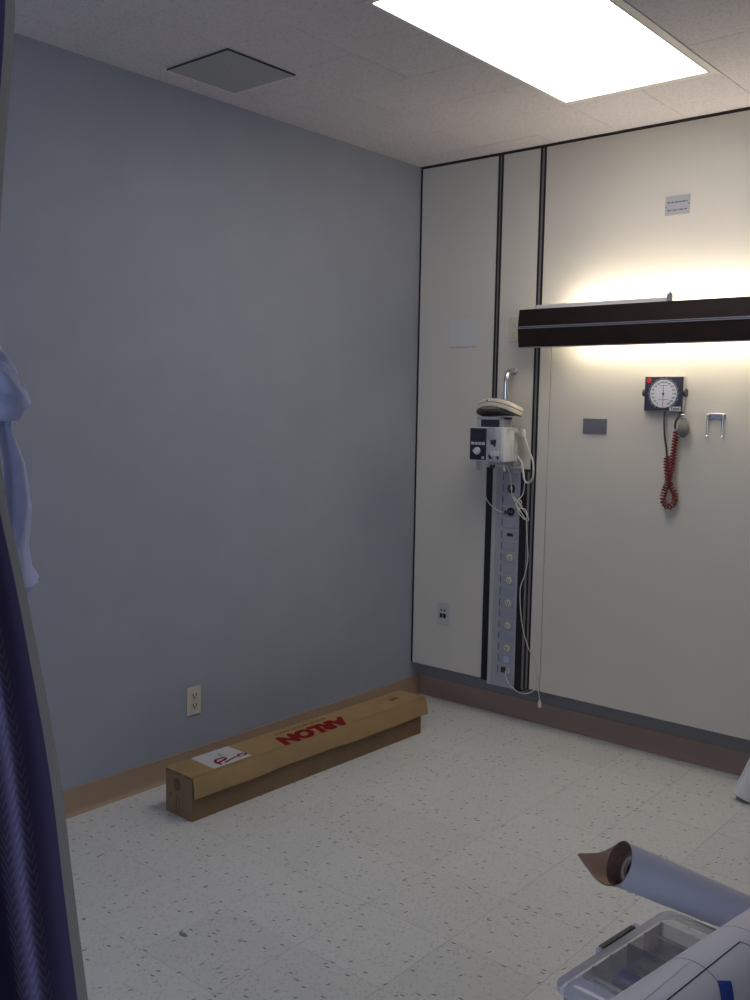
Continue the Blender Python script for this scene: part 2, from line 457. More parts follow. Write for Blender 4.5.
# headwall panels, proud of the wall, each its own piece
PZ0, PZ1 = 0.1865, H-0.0115
def panel(x0, x1, z0, z1):
    return MB().rbox(x0, x1, PY, -0.001, z0, z1, 0.0015, 1).build('panel', M_rwall, wr)
panel(0.0125, 0.4605, PZ0, PZ1)
panel(0.4885, 0.686, 1.232, PZ1)
panel(0.717, 2.90, 1.872, PZ1)
panel(0.717, 0.774, PZ0, 1.870)
panel(0.7765, 2.90, PZ0, 1.870)
panel(2.93, XR-.01, PZ0, PZ1)
MB().box(0.0, 0.0125, PY+.004, -.001, PZ0, PZ1).build('corner_strip', M_black, wr)
MB().box(2.90, 2.93, PY+.004, -.001, PZ0, PZ1).build('panel_joint_strip', M_black, wr)
def joint(x0, x1, z0, z1):     # black reglet with a grey centre
    MB().box(x0+.0005, x0+.0095, PY-.001, -.001, z0, z1).build('joint_edge', M_black, wr)
    MB().box(x1-.0095, x1-.0005, PY-.001, -.001, z0, z1).build('joint_edge', M_black, wr)
    MB().box(x0+.0095, x1-.0095, PY+.002, -.001, z0, z1).build('joint_centre', M_channel, wr)
joint(0.4605, 0.4885, 1.232, PZ1)
joint(0.686, 0.717, PZ0, PZ1)
o = MB().box(0, XR, PY-.004, -.001, PZ1+.005, PZ1+.010).build('trim_1', M_dkedge); tag(o, kind='structure')
# cove base: coved foot on both walls
def cove(name, along_x, mat_):
    prof = [(0.0006, 0.1016), (0.003, 0.1000), (0.0034, 0.026), (0.005, 0.012), (0.010, 0.0045), (0.017, 0.0012), (0.017, 0.0002), (0.0006, 0.0002)]
    b = MB(); n = len(prof); L0, L1 = 0.0, (XR if along_x else -YB)
    vs_ = []
    for L_ in (L0+.0005, L1-.0005):
        for d_, z_ in prof: vs_.append((L_, -d_, z_) if along_x else (d_, -L_, z_))
    b.add(vs_, [(i, (i+1) % n, n+(i+1) % n, n+i) for i in range(n)] + [tuple(range(n)), tuple(range(2*n-1, n-1, -1))])
    return struct(name, b, mat_, smooth=50)
cove('baseboard_left', False, M_base)
cove('baseboard_right', True, M_base2)

# ------------------------------------------------------------------ troffer
t = thing('ceiling_light', 'large lit rectangular fluorescent ceiling panel with white frame', 'ceiling light', (1.37, -1.15, H))
X0, X1, Y0, Y1 = 1.0660, 1.6735, -1.7630, -0.5460
lx0, lx1, ly0, ly1 = 1.080, 1.646, -1.740, -0.576
f = MB()
f.box(X0, lx0, Y0, Y1, H-.004, H+.014); f.box(lx1, X1, Y0, Y1, H-.004, H+.014)
f.box(lx0, lx1, Y0, ly0, H-.004, H+.014); f.box(lx0, lx1, ly1, Y1, H-.004, H+.014)
f.build('frame', M_frame, t)
MB().box(lx1-.003, lx1+.001, ly0, ly1, H-.006, H-.003).box(lx0-.001, lx0+.003, ly0, ly1, H-.006, H-.003).build('door_edge', M_frame, t)
MB().box(lx0, lx1, ly0, ly1, H-.002, H+.010).build('lens', M_lens, t)

# ------------------------------------------------------------------ air vent
t = thing('air_vent', 'square grey ceiling air vent with drop-down perforated face', 'vent', (.29, -1.593, H))
f = MB()
f.box(VX0, VX1, VY0, VY0+.012, H-.003, H-.0014); f.box(VX0, VX1, VY1-.03, VY1, H-.003, H-.0014)
f.box(VX0, VX0+.03, VY0+.012, VY1-.03, H-.003, H-.0014); f.box(VX1-.012, VX1, VY0+.012, VY1-.03, H-.003, H-.0014)
f.build('frame', M_frame, t)
MB().box(VX0+.03, VX1-.012, VY0+.012, VY1-.03, H-.002, H+.010).build('dark_throat', M_ventd, t)
pf = MB().box(VX0+.027, VX1-.004, VY0+.004, VY1-.027, H-.010, H-.0075).build('face_plate', M_ventp, t)
hm = MB()
for i in range(26):
    for j in range(26):
        x = VX0+.041+i*.0117; y = VY0+.016+j*.0115
        hm.add([(x-.002, y-.002, H-.0102), (x+.002, y-.002, H-.0102), (x+.002, y+.002, H-.0102), (x-.002, y+.002, H-.0102)], [(0, 1, 2, 3)])
tag(hm.build('perforations', mat('vent_hole', (0.20, 0.20, 0.20), 0.9), pf), kind='stuff')
MB().box(VX0+.022, VX1-.004, VY0+.002, VY0+.004, H-.010, H-.003).box(VX1-.004, VX1-.002, VY0+.002, VY1-.022, H-.010, H-.003).build('plate_side_shade', M_ventd, t)  # near sides of the plate coloured near-black, standing in for their lack of light
tb = MB()
for i in range(16): tb.box(VX0+.05+i*.0175, VX0+.059+i*.0175, VY1-.0265, VY1-.018, H-.0040, H-.0028)
tag(tb.build('slots', M_ventd, t), kind='stuff')

# ------------------------------------------------------------------ headwall lamp
t = thing('headwall_lamp', 'long dark walnut wall lamp glowing above and below with silver centre strip', 'wall lamp', (1.37, PY, 1.88))
FX0, FX1 = 0.680, 2.06
yb, yf = PY-.0005, -0.222
sec_u = [(yf, 1.960), (yf-.010, 1.8845), (yf+.004, 1.8845), (yf+.012, 1.960)]
sec_l = [(yf-.010, 1.8735), (yf, 1.793), (yf+.012, 1.793), (yf+.004, 1.8735)]
def extr(sec, x0, x1):
    n = len(sec)
    return MB().add([(x0, y, z) for y, z in sec]+[(x1, y, z) for y, z in sec],
        [tuple(range(n)), tuple(range(2*n-1, n-1, -1))]+[(i, (i+1) % n, n+(i+1) % n, n+i) for i in range(n)])
extr(sec_u, FX0, FX1).build('upper_face', M_wood, t)
extr(sec_l, FX0, FX1).build('lower_face', M_wood, t)
MB().box(FX0-.001, FX1+.001, yf-.0125, yf+.004, 1.8735, 1.8775).box(FX0-.001, FX1+.001, yf-.0125, yf+.004, 1.8805, 1.8845).build('centre_strip', M_silver, t)
MB().box(FX0, FX1, yf-.010, yf+.004, 1.8775, 1.8805).build('strip_groove', M_black, t)
MB().box(FX0+.0005, FX0+.012, yf+.012, yb, 1.80, 1.955).build('end_cap', M_black, t)
MB().box(FX1-.012, FX1-.0005, yf+.012, yb, 1.80, 1.955).build('end_cap', M_black, t)
MB().box(FX0+.012, FX1-.012, yf+.012, yf+.014, 1.795, 1.957).box(FX0+.012, FX1-.012, yf+.014, yb, 1.868, 1.878).box(FX0+.012, FX1-.012, yb-.003, yb, 1.80, 1.95).build('reflector', M_frame, t)
MB().box(FX0-.0005, FX1, yf-.002, yf+.014, 1.789, 1.793).build('bottom_lip', M_silver, t)
MB().cyl((0.90, -.168, 1.938), (1, 0, 0), .0145, 1.10, 16).build('tube_lamp', M_tubeU, t)
MB().cyl((0.90, -.168, 1.818), (1, 0, 0), .0145, 1.10, 16).build('tube_lamp', M_tubeD, t)
# white inner louvre rail standing above the top edge, ending in a clip
MB().box(0.757, 1.366, -.2070, -.2045, 1.957, 1.978).build('inner_rail', M_frame, t)
MB().box(1.366, 1.392, -.2085, -.2030, 1.957, 1.992).cyl((1.380, -.2055, 1.992), (0, 0, 1), .006, .006, 10).build('rail_clip', M_silver, t)

# ------------------------------------------------------------------ small wall plates
# white blank plate
t = thing('blank_wall_plate', 'square pale blank cover plate on the left cream wall panel', 'wall plate', (.285, PY, 1.88))
MB().rbox(.202, .366, PY-.004, PY-.0003, 1.812, 1.950, .0015, 1).build('plate', mat('pale_plate', (0.60, 0.60, 0.585), .45), t)
# switch plate partly behind the lamp
t = thing('receptacle_plate', 'ivory double receptacle plate tucked behind the left end of the wall lamp', 'outlet', (.605, PY, 1.886))
MB().rbox(.548, .664, PY-.006, PY-.0003, 1.829, 1.943, .002, 1).build('plate', M_ivory, t)
for cx in (.577, .635):
    for cz in (1.906, 1.866):
        r_ = MB().rbox(cx-.015, cx+.015, PY-.0075, PY-.006, cz-.013, cz+.013, .0007, 1).build('receptacle', M_ivory, t)
        MB().box(cx-.007, cx-.005, PY-.0078, PY-.0073, cz-.002, cz+.006).box(cx+.005, cx+.007, PY-.0078, PY-.0073, cz-.002, cz+.006).cyl((cx, PY-.0073, cz-.007), (0, -1, 0), .0022, .0005, 8).build('slot', M_slot, r_)
# laminated notice
t = thing('wall_notice', 'small pale grey notice with two printed lines above the wall lamp', 'sign', (1.346, PY, 2.365))
MB().box(1.292, 1.398, PY-.002, PY-.0003, 2.326, 2.404).build('card', mat('notice_card', (0.37, 0.37, 0.40), .5), t)
def dashes(z, words, x0, h):
    b = MB(); x = x0
    for wl in words:
        b.box(x, x+wl, PY-.0023, PY-.0019, z, z+h); x += wl+.004
    return b
dashes(2.375, (.011, .012, .013, .011, .014, .006), 1.302, .0055).build('printed_line', M_inkm, t)
dashes(2.343, (.016, .003, .012, .003, .018, .012), 1.302, .0055).build('printed_line', M_inkm, t)
MB().cyl((1.296, PY-.0019, 2.359), (0, -1, 0), .003, .001, 10).build('rivet', M_inkm, t)
MB().cyl((1.394, PY-.0019, 2.366), (0, -1, 0), .003, .001, 10).build('rivet', M_inkm, t)
# steel plate with two screws
t = thing('steel_cover_plate', 'dark steel cover plate with two screws on the cream wall', 'wall plate', (1.010, PY, 1.445))
MB().rbox(.952, 1.068, PY-.005, PY-.0003, 1.411, 1.478, .0012, 1).build('plate', M_steelplate, t)
for x in (.966, 1.053): MB().lathe((x, PY-.005, 1.446), (0, -1, 0), [(.0045, 0), (.004, .0012), (.0001, .0018)], 12).build('screw', M_chrome, t, 40)
# data outlet low on the left panel
t = thing('data_outlet', 'pale grey data outlet plate with four dark ports low by the corner', 'outlet', (.208, PY, .475))
MB().rbox(.172, .244, PY-.006, PY-.0003, .418, .532, .002, 1).build('plate', mat('pale_outlet_plate', (0.50, 0.50, 0.505), .45), t)
for x in (.196, .217):
    MB().box(x-.0085, x+.0085, PY-.0068, PY-.0058, .452, .475).build('port', M_black, t)
    MB().box(x-.005, x+.005, PY-.0068, PY-.0058, .487, .497).build('port', M_slot, t)
    MB().box(x-.004, x+.004, PY-.0066, PY-.0058, .506, .510).build('indicator', M_mod, t)
# power outlet on the blue-grey wall
t = thing('power_outlet', 'ivory duplex power outlet low on the blue-grey wall', 'outlet', (0, -1.535, .302))
MB().rbox(.0003, .0065, -1.570, -1.500, .243, .361, .002, 1).build('plate', M_ivory, t)
for cz in (.325, .283):
    r_ = MB().rbox(.0065, .0085, -1.552, -1.518, cz-.0145, cz+.0145, .001, 1).build('receptacle', M_ivory, t)
    MB().box(.0083, .0090, -1.5450, -1.5405, cz-.003, cz+.009).box(.0083, .0090, -1.5295, -1.5250, cz-.003, cz+.009).cyl((.0083, -1.535, cz-.0080), (1, 0, 0), .0042, .0007, 8).build('slot', M_slot, r_)
MB().lathe((.0065, -1.535, .304), (1, 0, 0), [(.0035, 0), (.003, .001), (.0001, .0015)], 10).build('screw', M_silver, t, 40)
MB().rbox(.0062, .0076, -1.546, -1.510, .247, .257, .0004, 1).build('sticker', M_label, t)

# double utensil hook on the wall
t = thing('wall_hook', 'chrome double prong hook on the cream wall beside the pressure gauge', 'hook', (1.556, PY, 1.505))
MB().rbox(1.518, 1.592, PY-.008, PY-.0003, 1.488, 1.511, .002, 1).build('backplate', M_chrome, t)
for x in (1.524, 1.586):
    MB().tube(catmull([(x, PY-.006, 1.506), (x, PY-.016, 1.506), (x, PY-.019, 1.497), (x, PY-.019, 1.43), (x, PY-.021, 1.418), (x, PY-.028, 1.414)], 6), .0035, 10).build('prong', M_chrome, t, 60)
    MB().tube([(x-.009, PY-.004, 1.500), (x-.009, PY-.004, 1.425), (x-.004, PY-.010, 1.416)], .0022, 8).build('guide_wire', M_steelplate, t, 60)

# ------------------------------------------------------------------ service column
t = thing('service_column', 'grey vertical power strip column with black edges in the headwall', 'service column', (.57, PY, .17))
MB().rbox(.4485, .4845, PY-.010, -.002, PZ0-.004, 1.232, .0015, 1).build('side_channel', M_black, t)
MB().rbox(.6405, .6755, PY-.010, -.002, PZ0-.022, 1.218, .0015, 1).build('side_channel', M_black, t)
MB().box(.6755, .6858, PY-.004, -.002, PZ0-.010, 1.222).build('edge_channel', M_channel, t)
MB().box(.4845, .6405, PY-.004, -.002, PZ0-.018, 1.230).build('fascia', M_grey, t)
MB().box(.4848, .5065, PY-.008, PY-.004, PZ0-.018, 1.230).build('edge_trim', mat('pale_grey_trim', (0.44, 0.445, 0.45), .45), t)
MB().box(.530, .6402, PY-.0062, PY-.004, .215, 1.222).build('module_rail', M_grey, t)
n_mod = 18
kinds = ['blank', 'black', 'blank', 'black', 'blank', 'slot', 'blank', 'out', 'blank', 'out', 'blank', 'out', 'blank', 'out', 'blank', 'out', 'switch', 'jack']
for k, kd in enumerate(kinds):
    zc = 1.192 - k*(1.192-.255)/(n_mod-1)
    x0, x1, h = .543, .630, .0232
    mo = MB().rbox(x0, x1, PY-.0085, PY-.006, zc-h, zc+h, .001, 1).build('module', M_modb if kd in ('blank', 'switch') and k > 9 else M_mod, t)
    MB().box(x0-.0005, x0+.0045, PY-.0090, PY-.0084, zc-h+.006, zc+h-.006).build('shadow_slot', M_slot2, mo)
    cx = (x0+x1)/2 + .006
    if kd == 'black':
        MB().lathe((cx, PY-.0085, zc), (0, -1, 0), [(.021, 0), (.021, .002), (.018, .0035), (.016, .002), (.0001, .002)], 24).build('round_socket', M_black, mo, 40)
        MB().box(cx-.009, cx-.006, PY-.0112, PY-.0104, zc-.006, zc+.007).box(cx+.005, cx+.008, PY-.0112, PY-.0104, zc-.006, zc+.007).build('contact', M_silver, mo)
    elif kd == 'out':
        MB().lathe((cx, PY-.0085, zc), (0, -1, 0), [(.017, 0), (.017, .0015), (.0155, .0025), (.0001, .0025)], 24).build('receptacle', M_ivory, mo, 40)
        MB().box(cx-.008, cx-.005, PY-.0114, PY-.0109, zc-.002, zc+.008).box(cx+.004, cx+.007, PY-.0114, PY-.0109, zc-.002, zc+.008).cyl((cx, PY-.0109, zc-.008), (0, -1, 0), .003, .0005, 8).build('slot', M_slot, mo)
    elif kd == 'slot':
        MB().box(cx-.018, cx+.016, PY-.0095, PY-.0084, zc-.008, zc+.007).build('port', M_navy, mo)
    elif kd == 'switch':
        MB().rbox(cx-.016, cx+.016, PY-.012, PY-.0085, zc-.017, zc+.015, .0015, 1).build('rocker', mat('pale_blue_rocker', (0.36, 0.42, 0.58), .4), mo)
    elif kd == 'jack':
        MB().box(cx-.028, cx-.002, PY-.0095, PY-.0084, zc-.014, zc+.014).build('port', M_slot, mo)
        MB().rbox(cx+.004, cx+.024, PY-.011, PY-.0085, zc-.014, zc+.014, .001, 1).build('plug_cap', mat('pale_grey_cap', (0.42, 0.42, 0.44), .4), mo)

# ------------------------------------------------------------------ chrome mounting pole
t = thing('mounting_pole', 'bent chrome pole fixed to the headwall carrying the infusion pump', 'pole', (.582, PY, 1.2))
MB().tube(catmull([(.584, PY+.0, 1.690), (.584, PY-.030, 1.693), (.583, PY-.055, 1.682), (.582, PY-.068, 1.655), (.582, PY-.068, 1.60)], 8) + [Vector((.582, PY-.068, 1.40))]
   + catmull([(.582, PY-.068, 1.27), (.582, PY-.062, 1.235), (.582, PY-.040, 1.222), (.582, PY-.0045, 1.222)], 6), .0115, 14).build('rod', M_chrome, t, 60)
MB().lathe((.584, PY-.0003, 1.690), (0, -1, 0), [(.017, 0), (.017, .002), (.013, .004), (.0115, .005)], 24).build('flange', M_silver, t, 40)

# ------------------------------------------------------------------ infusion pump
PX0, PX1, PYF, PYB, PZb, PZt = .484, .668, -.302, -.180, 1.2725, 1.430
t = thing('infusion_pump', 'white infusion pump with dark control panel clamped to the headwall pole', 'medical pump', ((PX0+PX1)/2, -.24, PZb))
MB().rbox(PX0, PX1, PYF, PYB, PZb, PZt, .006, 3).build('body', M_pump, t, 40)
fp = MB().rbox(PX0+.003, PX0+.092, PYF-.004, PYF+.003, PZb+.006, PZt-.006, .002, 2).build('control_panel', M_navy, t, 40)
MB().box(PX0+.010, PX0+.085, PYF-.0046, PYF-.0035, PZt-.062, PZt-.012).build('screen', M_screen, fp)
for i in range(4):
    MB().rbox(PX0+.011+i*.0198, PX0+.026+i*.0198, PYF-.007, PYF-.0038, PZt-.083, PZt-.070, .001, 1).build('button', M_label, fp)
MB().lathe((PX0+.046, PYF-.004, PZb+.047), (0, -1, 0), [(.0175, 0), (.0165, .009), (.013, .011), (.0001, .011)], 24).build('dial_knob', M_pump, fp, 40)
MB().box(PX0+.021, PX0+.032, PYF-.008, PYF-.004, PZb+.044, PZb+.050).build('knob_pointer', M_pump, fp)
MB().rbox(PX0+.070, PX0+.085, PYF-.006, PYF-.0038, PZb+.010, PZb+.023, .001, 1).build('button', M_pumpg, fp)
MB().rbox(PX0+.072, PX0+.084, PYF-.006, PYF-.0038, PZb+.062, PZb+.072, .001, 1).build('button', M_gauge, fp)
dr = MB().rbox(PX0+.0945, PX1-.008, PYF-.007, PYF+.002, PZb+.010, PZt-.008, .003, 2).build('door', mat('pump_door', (0.47, 0.49, 0.51), .4), t, 40)
MB().rbox(PX0+.100, PX0+.143, PYF-.013, PYF-.006, PZt-.058, PZt-.002, .004, 2).build('door_latch', M_pumpg, dr, 40)
MB().prism([(-.015, .016), (.016, .020), (.013, -.008), (.004, -.018), (.002, -.006), (-.014, -.004)], -.001, .0012, basis((PX0+.134, PYF-.0078, PZb+.083), (1, 0, 0), (0, 0, 1))).build('recess', M_slot, dr)
MB().rbox(PX0+.118, PX1-.016, PYF-.010, PYF-.006, PZb+.026, PZb+.050, .002, 1).build('clip', M_pump, dr)
MB().prism([(-.012, .011), (.003, .013), (.000, .001), (.010, -.008), (-.010, -.010)], -.001, .0012, basis((PX0+.122, PYF-.0080, PZb+.022), (1, 0, 0), (0, 0, 1))).build('recess', M_navy, dr)
MB().prism([(-.009, .011), (.010, .013), (.006, -.012), (-.002, -.008)], -.001, .0012, basis((PX1-.026, PYF-.0080, PZb+.022), (1, 0, 0), (0, 0, 1))).build('recess', M_navy, dr)
for i, y in enumerate((-.27, -.245, -.222)):
    MB().box(PX1-.0005, PX1+.0015, y, y+.0025, PZb+.01, PZt-.012).build('side_rib', M_pump, t)
# carrying handle
hz = PZt
ha = MB()
ha.rbox(PX0+.028, PX0+.048, PYF+.012, PYB-.03, hz-.004, hz+.046, .003, 2)
ha.rbox(PX1-.034, PX1-.014, PYF+.012, PYB-.03, hz-.004, hz+.046, .003, 2)
ha.rbox(PX0+.028, PX1-.014, PYF+.012, PYB-.03, hz+.034, hz+.048, .003, 2)
ha.build('carry_handle', mat('pump_handle', (0.50, 0.52, 0.54), .4), t, 40)
MB().box(PX0+.046, PX1-.032, PYF+.016, PYB-.04, hz+.0, hz+.034).build('handle_recess', M_slot, t)
MB().rbox(.556, .608, PYB-.002, -.172, 1.32, 1.39, .003, 2).build('pole_clamp', M_pumpg, t, 40)
MB().rbox(PX1+.0, PX1+.022, PYB-.030, PYB-.006, 1.398, 1.412, .002, 1).build('side_clip', M_green, t)
MB().rbox(PX1+.022, PX1+.045, PYB-.026, PYB-.002, 1.392, 1.424, .006, 2).build('side_knob', M_label, t, 40)
MB().lathe((PX0+.030, PYF+.03, PZb+.001), (0, 0, -1), [(.011, 0), (.010, .02), (.007, .045), (.0001, .047)], 14).build('hanging_plug', M_pumpg, t, 50)
MB().rbox(.520, .655, -.20, -.12, 1.252, 1.2725, .003, 1).build('mount_shelf', mat('pale_grey_shelf', (0.38, 0.39, 0.40), .45), t)

# beige unit lying tilted on top of the pump
t = thing('beige_handset_unit', 'beige rounded bedside unit lying tilted on top of the infusion pump', 'medical device', (.60, -.24, 1.478))
def slab(z0, z1, ins0, ins1):
    """rounded plan slab, lower and upper insets"""
    b = MB(); n = 48; a_, c_, e = .107, .075, 3.2
    rings = []
    prof = [(z0, ins0), (z0+(z1-z0)*.25, ins0*.3+ins1*.1), (z0+(z1-z0)*.6, ins1*.3), (z0+(z1-z0)*.88, ins1*.8), (z1, ins1+.012)]
    for z, i_ in prof:
        for k in range(n):
            q = 2*PI*k/n
            cx_ = abs(math.cos(q))**(2/e)*math.copysign(1, math.cos(q))*(a_-i_)
            cy_ = abs(math.sin(q))**(2/e)*math.copysign(1, math.sin(q))*(c_-i_)
            b.v.append((cx_, cy_, z))
    for j in range(len(prof)-1):
        for k in range(n): b.f.append((j*n+k, j*n+(k+1) % n, (j+1)*n+(k+1) % n, (j+1)*n+k))
    b.f.append(tuple(range(n-1, -1, -1))); b.f.append(tuple(range((len(prof)-1)*n, len(prof)*n)))
    return b
TM = Matrix.Translation((.615, -.255, 1.5205)) @ Matrix.Rotation(R(-15), 4, 'X') @ Matrix.Rotation(R(3), 4, 'Y') @ Matrix.Rotation(R(-6), 4, 'Z')
def droop(b):
    b.v = [(x, y, z - (2.6 if x < 0 else 1.3)*x*x) for x, y, z in b.v]; return b
droop(slab(-.014, .006, .004, .001)).xform(TM).build('lower_shell', M_beige, t, 35)
droop(slab(.0075, .026, .001, .008)).xform(TM).build('upper_shell', M_beige, t, 35)
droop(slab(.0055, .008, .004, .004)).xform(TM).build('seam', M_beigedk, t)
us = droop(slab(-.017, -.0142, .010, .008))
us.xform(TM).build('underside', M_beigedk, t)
for x in (-.06, -.015, .035, .08):
    droop(MB().cyl((x, -.050, -.0168), (0, 0, -1), .006, .003, 10)).xform(TM).build('foot', M_slot, t)
MB().rbox(-.030, -.022, -.0762, -.0735, -.006, .002, .0008, 1).xform(TM @ Matrix.Rotation(R(30), 4, 'Y')).build('front_button', M_black, t)

# ------------------------------------------------------------------ cords around the pump
def cord(name, pts, r, label, mat_=M_cord, group=None, end=None):
    P = catmull(pts, 8)
    t_ = thing(name, label, 'cord', pts[-1], group)
    MB().tube(P, r, 8).build('cable', mat_, t_, 60)
    return t_
t = cord('call_cord', [(.7135, -.196, 1.404), (.716, -.200, 1.388), (.737, -.20, 1.334), (.757, -.19, 1.276), (.755, -.18, 1.216), (.735, -.17, 1.183), (.709, -.16, 1.177), (.690, -.155, 1.198), (.676, -.15, 1.262), (.650, -.165, 1.300)], .0042, 'thick white cord looping down from the right side of the infusion pump')
t = cord('pump_power_cord', [(.470, -.175, 1.266), (.447, -.150, 1.20), (.455, -.13, 1.147), (.468, -.128, 1.085), (.498, -.125, 1.049), (.539, -.122, 1.028), (.575, PY-.020, 1.022)], .0028, 'thin white cord curving from the pump into the lower black round socket')
MB().cyl((.570, PY-.0125, 1.0235), (.2, -1, .05), .009, .014, 12).build('plug', M_cordd, t)
t = cord('drop_cord', [(.606, -.19, 1.262), (.604, -.135, 1.204), (.607, -.125, 1.134), (.612, -.118, 1.095), (.642, -.118, 1.074), (.665, -.122, 1.052), (.687, -.118, 1.026), (.699, -.114, 1.003), (.689, -.112, .993),
   (.660, -.116, 1.028), (.637, -.124, 1.059), (.647, -.128, 1.093), (.664, -.124, 1.076), (.643, -.117, 1.050), (.676, -.115, 1.048), (.694, -.116, 1.020), (.685, -.110, .996), (.691, -.108, .902), (.697, -.106, .817), (.684, -.108, .734), (.664, -.110, .669),
   (.668, -.110, .573), (.683, -.108, .479), (.714, -.102, .387), (.748, -.100, .336), (.761, -.099, .28), (.773, -.099, .196), (.784, -.101, .150)], .0024, 'long thin white cord dangling down the service column to a small white plug')
MB().lathe((.784, -.102, .150), (.05, 0, -1), [(.0035, 0), (.005, .006), (.009, .018), (.009, .036), (.0001, .036)], 12).build('plug', M_white, t, 40)
t = cord('tangled_cord', [(.650, -.165, 1.315), (.669, -.135, 1.255), (.677, -.125, 1.185), (.668, -.118, 1.125), (.655, -.126, 1.098), (.630, -.130, 1.083), (.622, -.126, 1.102), (.640, -.132, 1.090), (.668, -.126, 1.060), (.648, -.132, 1.042), (.662, -.130, 1.020), (.684, -.124, 1.000), (.676, -.126, 1.018), (.655, -.133, 1.050), (.632, -.130, 1.075)], .0023, 'thin white cord tangled in a small bundle beside the round sockets')
t = cord('jack_cord', [(.594, PY-.016, .2545), (.606, PY-.023, .218), (.633, -.116, .188), (.673, -.115, .168), (.717, -.113, .168), (.752, -.108, .189), (.768, -.103, .214)], .0024, 'short white cord looping from the lowest socket of the service column')

# ------------------------------------------------------------------ blood pressure gauge
gx0, gx1, gz0, gz1, gyf = 1.2465, 1.4200, 1.5145, 1.6625, -.118
gc = Vector((1.333, gyf, 1.5885))
t = thing('blood_pressure_gauge', 'square wall-mounted blood pressure gauge with white dial and red corner sticker', 'gauge', (1.348, PY, 1.586))
MB().rbox(gx0, gx1, gyf, PY-.0003, gz0, gz1, .005, 2).build('case', M_gbox, t, 40)
fc = MB().rbox(gx0+.003, gx1-.003, gyf-.002, gyf+.002, gz0+.004, gz1-.003, .001, 1).build('face', M_gauge, t)
dl = MB().cyl((gc.x, gyf-.0018, gc.z), (0, -1, 0), .0585, .0012, 48).build('dial', M_dial, t)
tk = MB()
for k in range(61):
    a = R(-60 + k*5)*-1 + R(210-60-0)
    a = R(240 - k*5)
    r0, r1 = (.0605, .069) if k % 4 == 0 else (.0605, .0655)
    d_ = Vector((math.cos(a), 0, math.sin(a))); q = Vector((-d_.z, 0, d_.x))*.0006
    c_ = gc + Vector((0, -.0024, 0))
    tk.add([c_+d_*r0-q, c_+d_*r1-q, c_+d_*r1+q, c_+d_*r0+q], [(0, 1, 2, 3)])
tag(tk.build('scale_marks', M_dial, fc), kind='stuff')
nm = None
for k in range(16):
    a = R(240 - k*20)
    p_ = gc + Vector((math.cos(a)*.048, -.0034, math.sin(a)*.048))
    text_mb(str(k*20), .0115, basis(p_, (1, 0, 0), (0, 0, 1)), bold=.0003).build('number', M_inkm, dl)
MB().box(gc.x-.019, gc.x+.019, gyf-.0033, gyf-.0029, gc.z+.033, gc.z+.036).build('printed_line', M_inkf, dl)
MB().box(gc.x-.022, gc.x+.022, gyf-.0033, gyf-.0029, gc.z-.026, gc.z-.023).build('printed_line', M_inkf, dl)
MB().box(gc.x-.0012, gc.x+.0012, gyf-.0038, gyf-.0032, gc.z-.057, gc.z+.002).build('red_needle', M_redst, dl)
MB().prism([(-.0018, -.010), (.0018, -.010), (.0006, .036), (-.0006, .036)], 0, .0008, basis((gc.x, gyf-.0040, gc.z), (1, 0, 0), (0, 0, 1))).build('needle', M_ink, dl)
MB().cyl((gc.x, gyf-.003, gc.z), (0, -1, 0), .0045, .003, 14).build('needle_hub', M_ink, dl)
MB().cyl((gx0+.021, gyf-.0018, gz1-.018), (0, -1, 0), .0115, .001, 18).build('red_sticker', M_redst, fc)
bl = MB().box(gx1-.057, gx1-.009, gyf-.0042, gyf-.0018, gz0+.004, gz0+.021).build('brand_label', M_label, fc)
text_mb('Tycos', .0145, basis((gx1-.033, gyf-.0045, gz0+.0125), (1, 0, 0), (0, 0, 1)), bold=.0006, sx=1.1).build('lettering', M_ink, bl)
for x, s_ in ((gx0, -1), (gx1, 1)):
    MB().cyl((x-.002*s_, (gyf+PY)/2, gc.z+.004), (s_, 0, 0), .016, .010, 18).build('side_knob', M_cordd, t)
MB().rbox(gx0+.02, gx1-.02, gyf+.006, PY-.004, gz0-.006, gz0+.002, .001, 1).build('bottom_edge', M_gbox, t)
# hose, coil, second hose, bulb
MB().tube(catmull([(1.339, -.112, gz0+.002), (1.343, -.122, 1.47), (1.347, -.119, 1.41), (1.355, -.117, 1.365), (1.360, -.116, 1.322)], 6), .0040, 10).build('hose', M_cordd, t, 60)
path = catmull([(1.360, -.116, 1.326), (1.361, -.115, 1.27), (1.373, -.113, 1.215), (1.397, -.114, 1.178), (1.402, -.116, 1.140), (1.377, -.117, 1.114), (1.353, -.118, 1.140), (1.357, -.122, 1.178), (1.374, -.130, 1.22), (1.386, -.126, 1.279), (1.391, -.122, 1.355), (1.397, -.120, 1.437)], 40)
Lc = [0.0]
for i in range(1, len(path)): Lc.append(Lc[-1] + (path[i]-path[i-1]).length)
coil = []; turns = 46; u = Vector((0, 1, 0)); npt = turns*14
for k in range(npt+1):
    s_ = Lc[-1]*k/npt
    i = min(range(len(Lc)-1), key=lambda q: 0 if Lc[q] <= s_ <= Lc[q+1] else 1)
    fr = (s_-Lc[i])/max(1e-9, Lc[i+1]-Lc[i]); p_ = path[i].lerp(path[i+1], fr)
    tg = (path[min(i+1, len(path)-1)]-path[i]).normalized()
    u = (u - tg*u.dot(tg)).normalized(); w2 = tg.cross(u); a = 2*PI*turns*k/npt
    coil.append(p_ + (u*math.cos(a)*1.0 + w2*math.sin(a))*.0105)
MB().tube(coil, .0035, 6).build('coiled_tube', M_coil, t, 70)
MB().tube(catmull([(1.397, -.120, 1.437), (1.391, -.122, 1.452), (1.396, -.124, 1.48), (1.405, -.115, 1.50), (1.407, -.112, gz0+.001)], 6), .0045, 10).build('hose', M_cordd, t, 60)
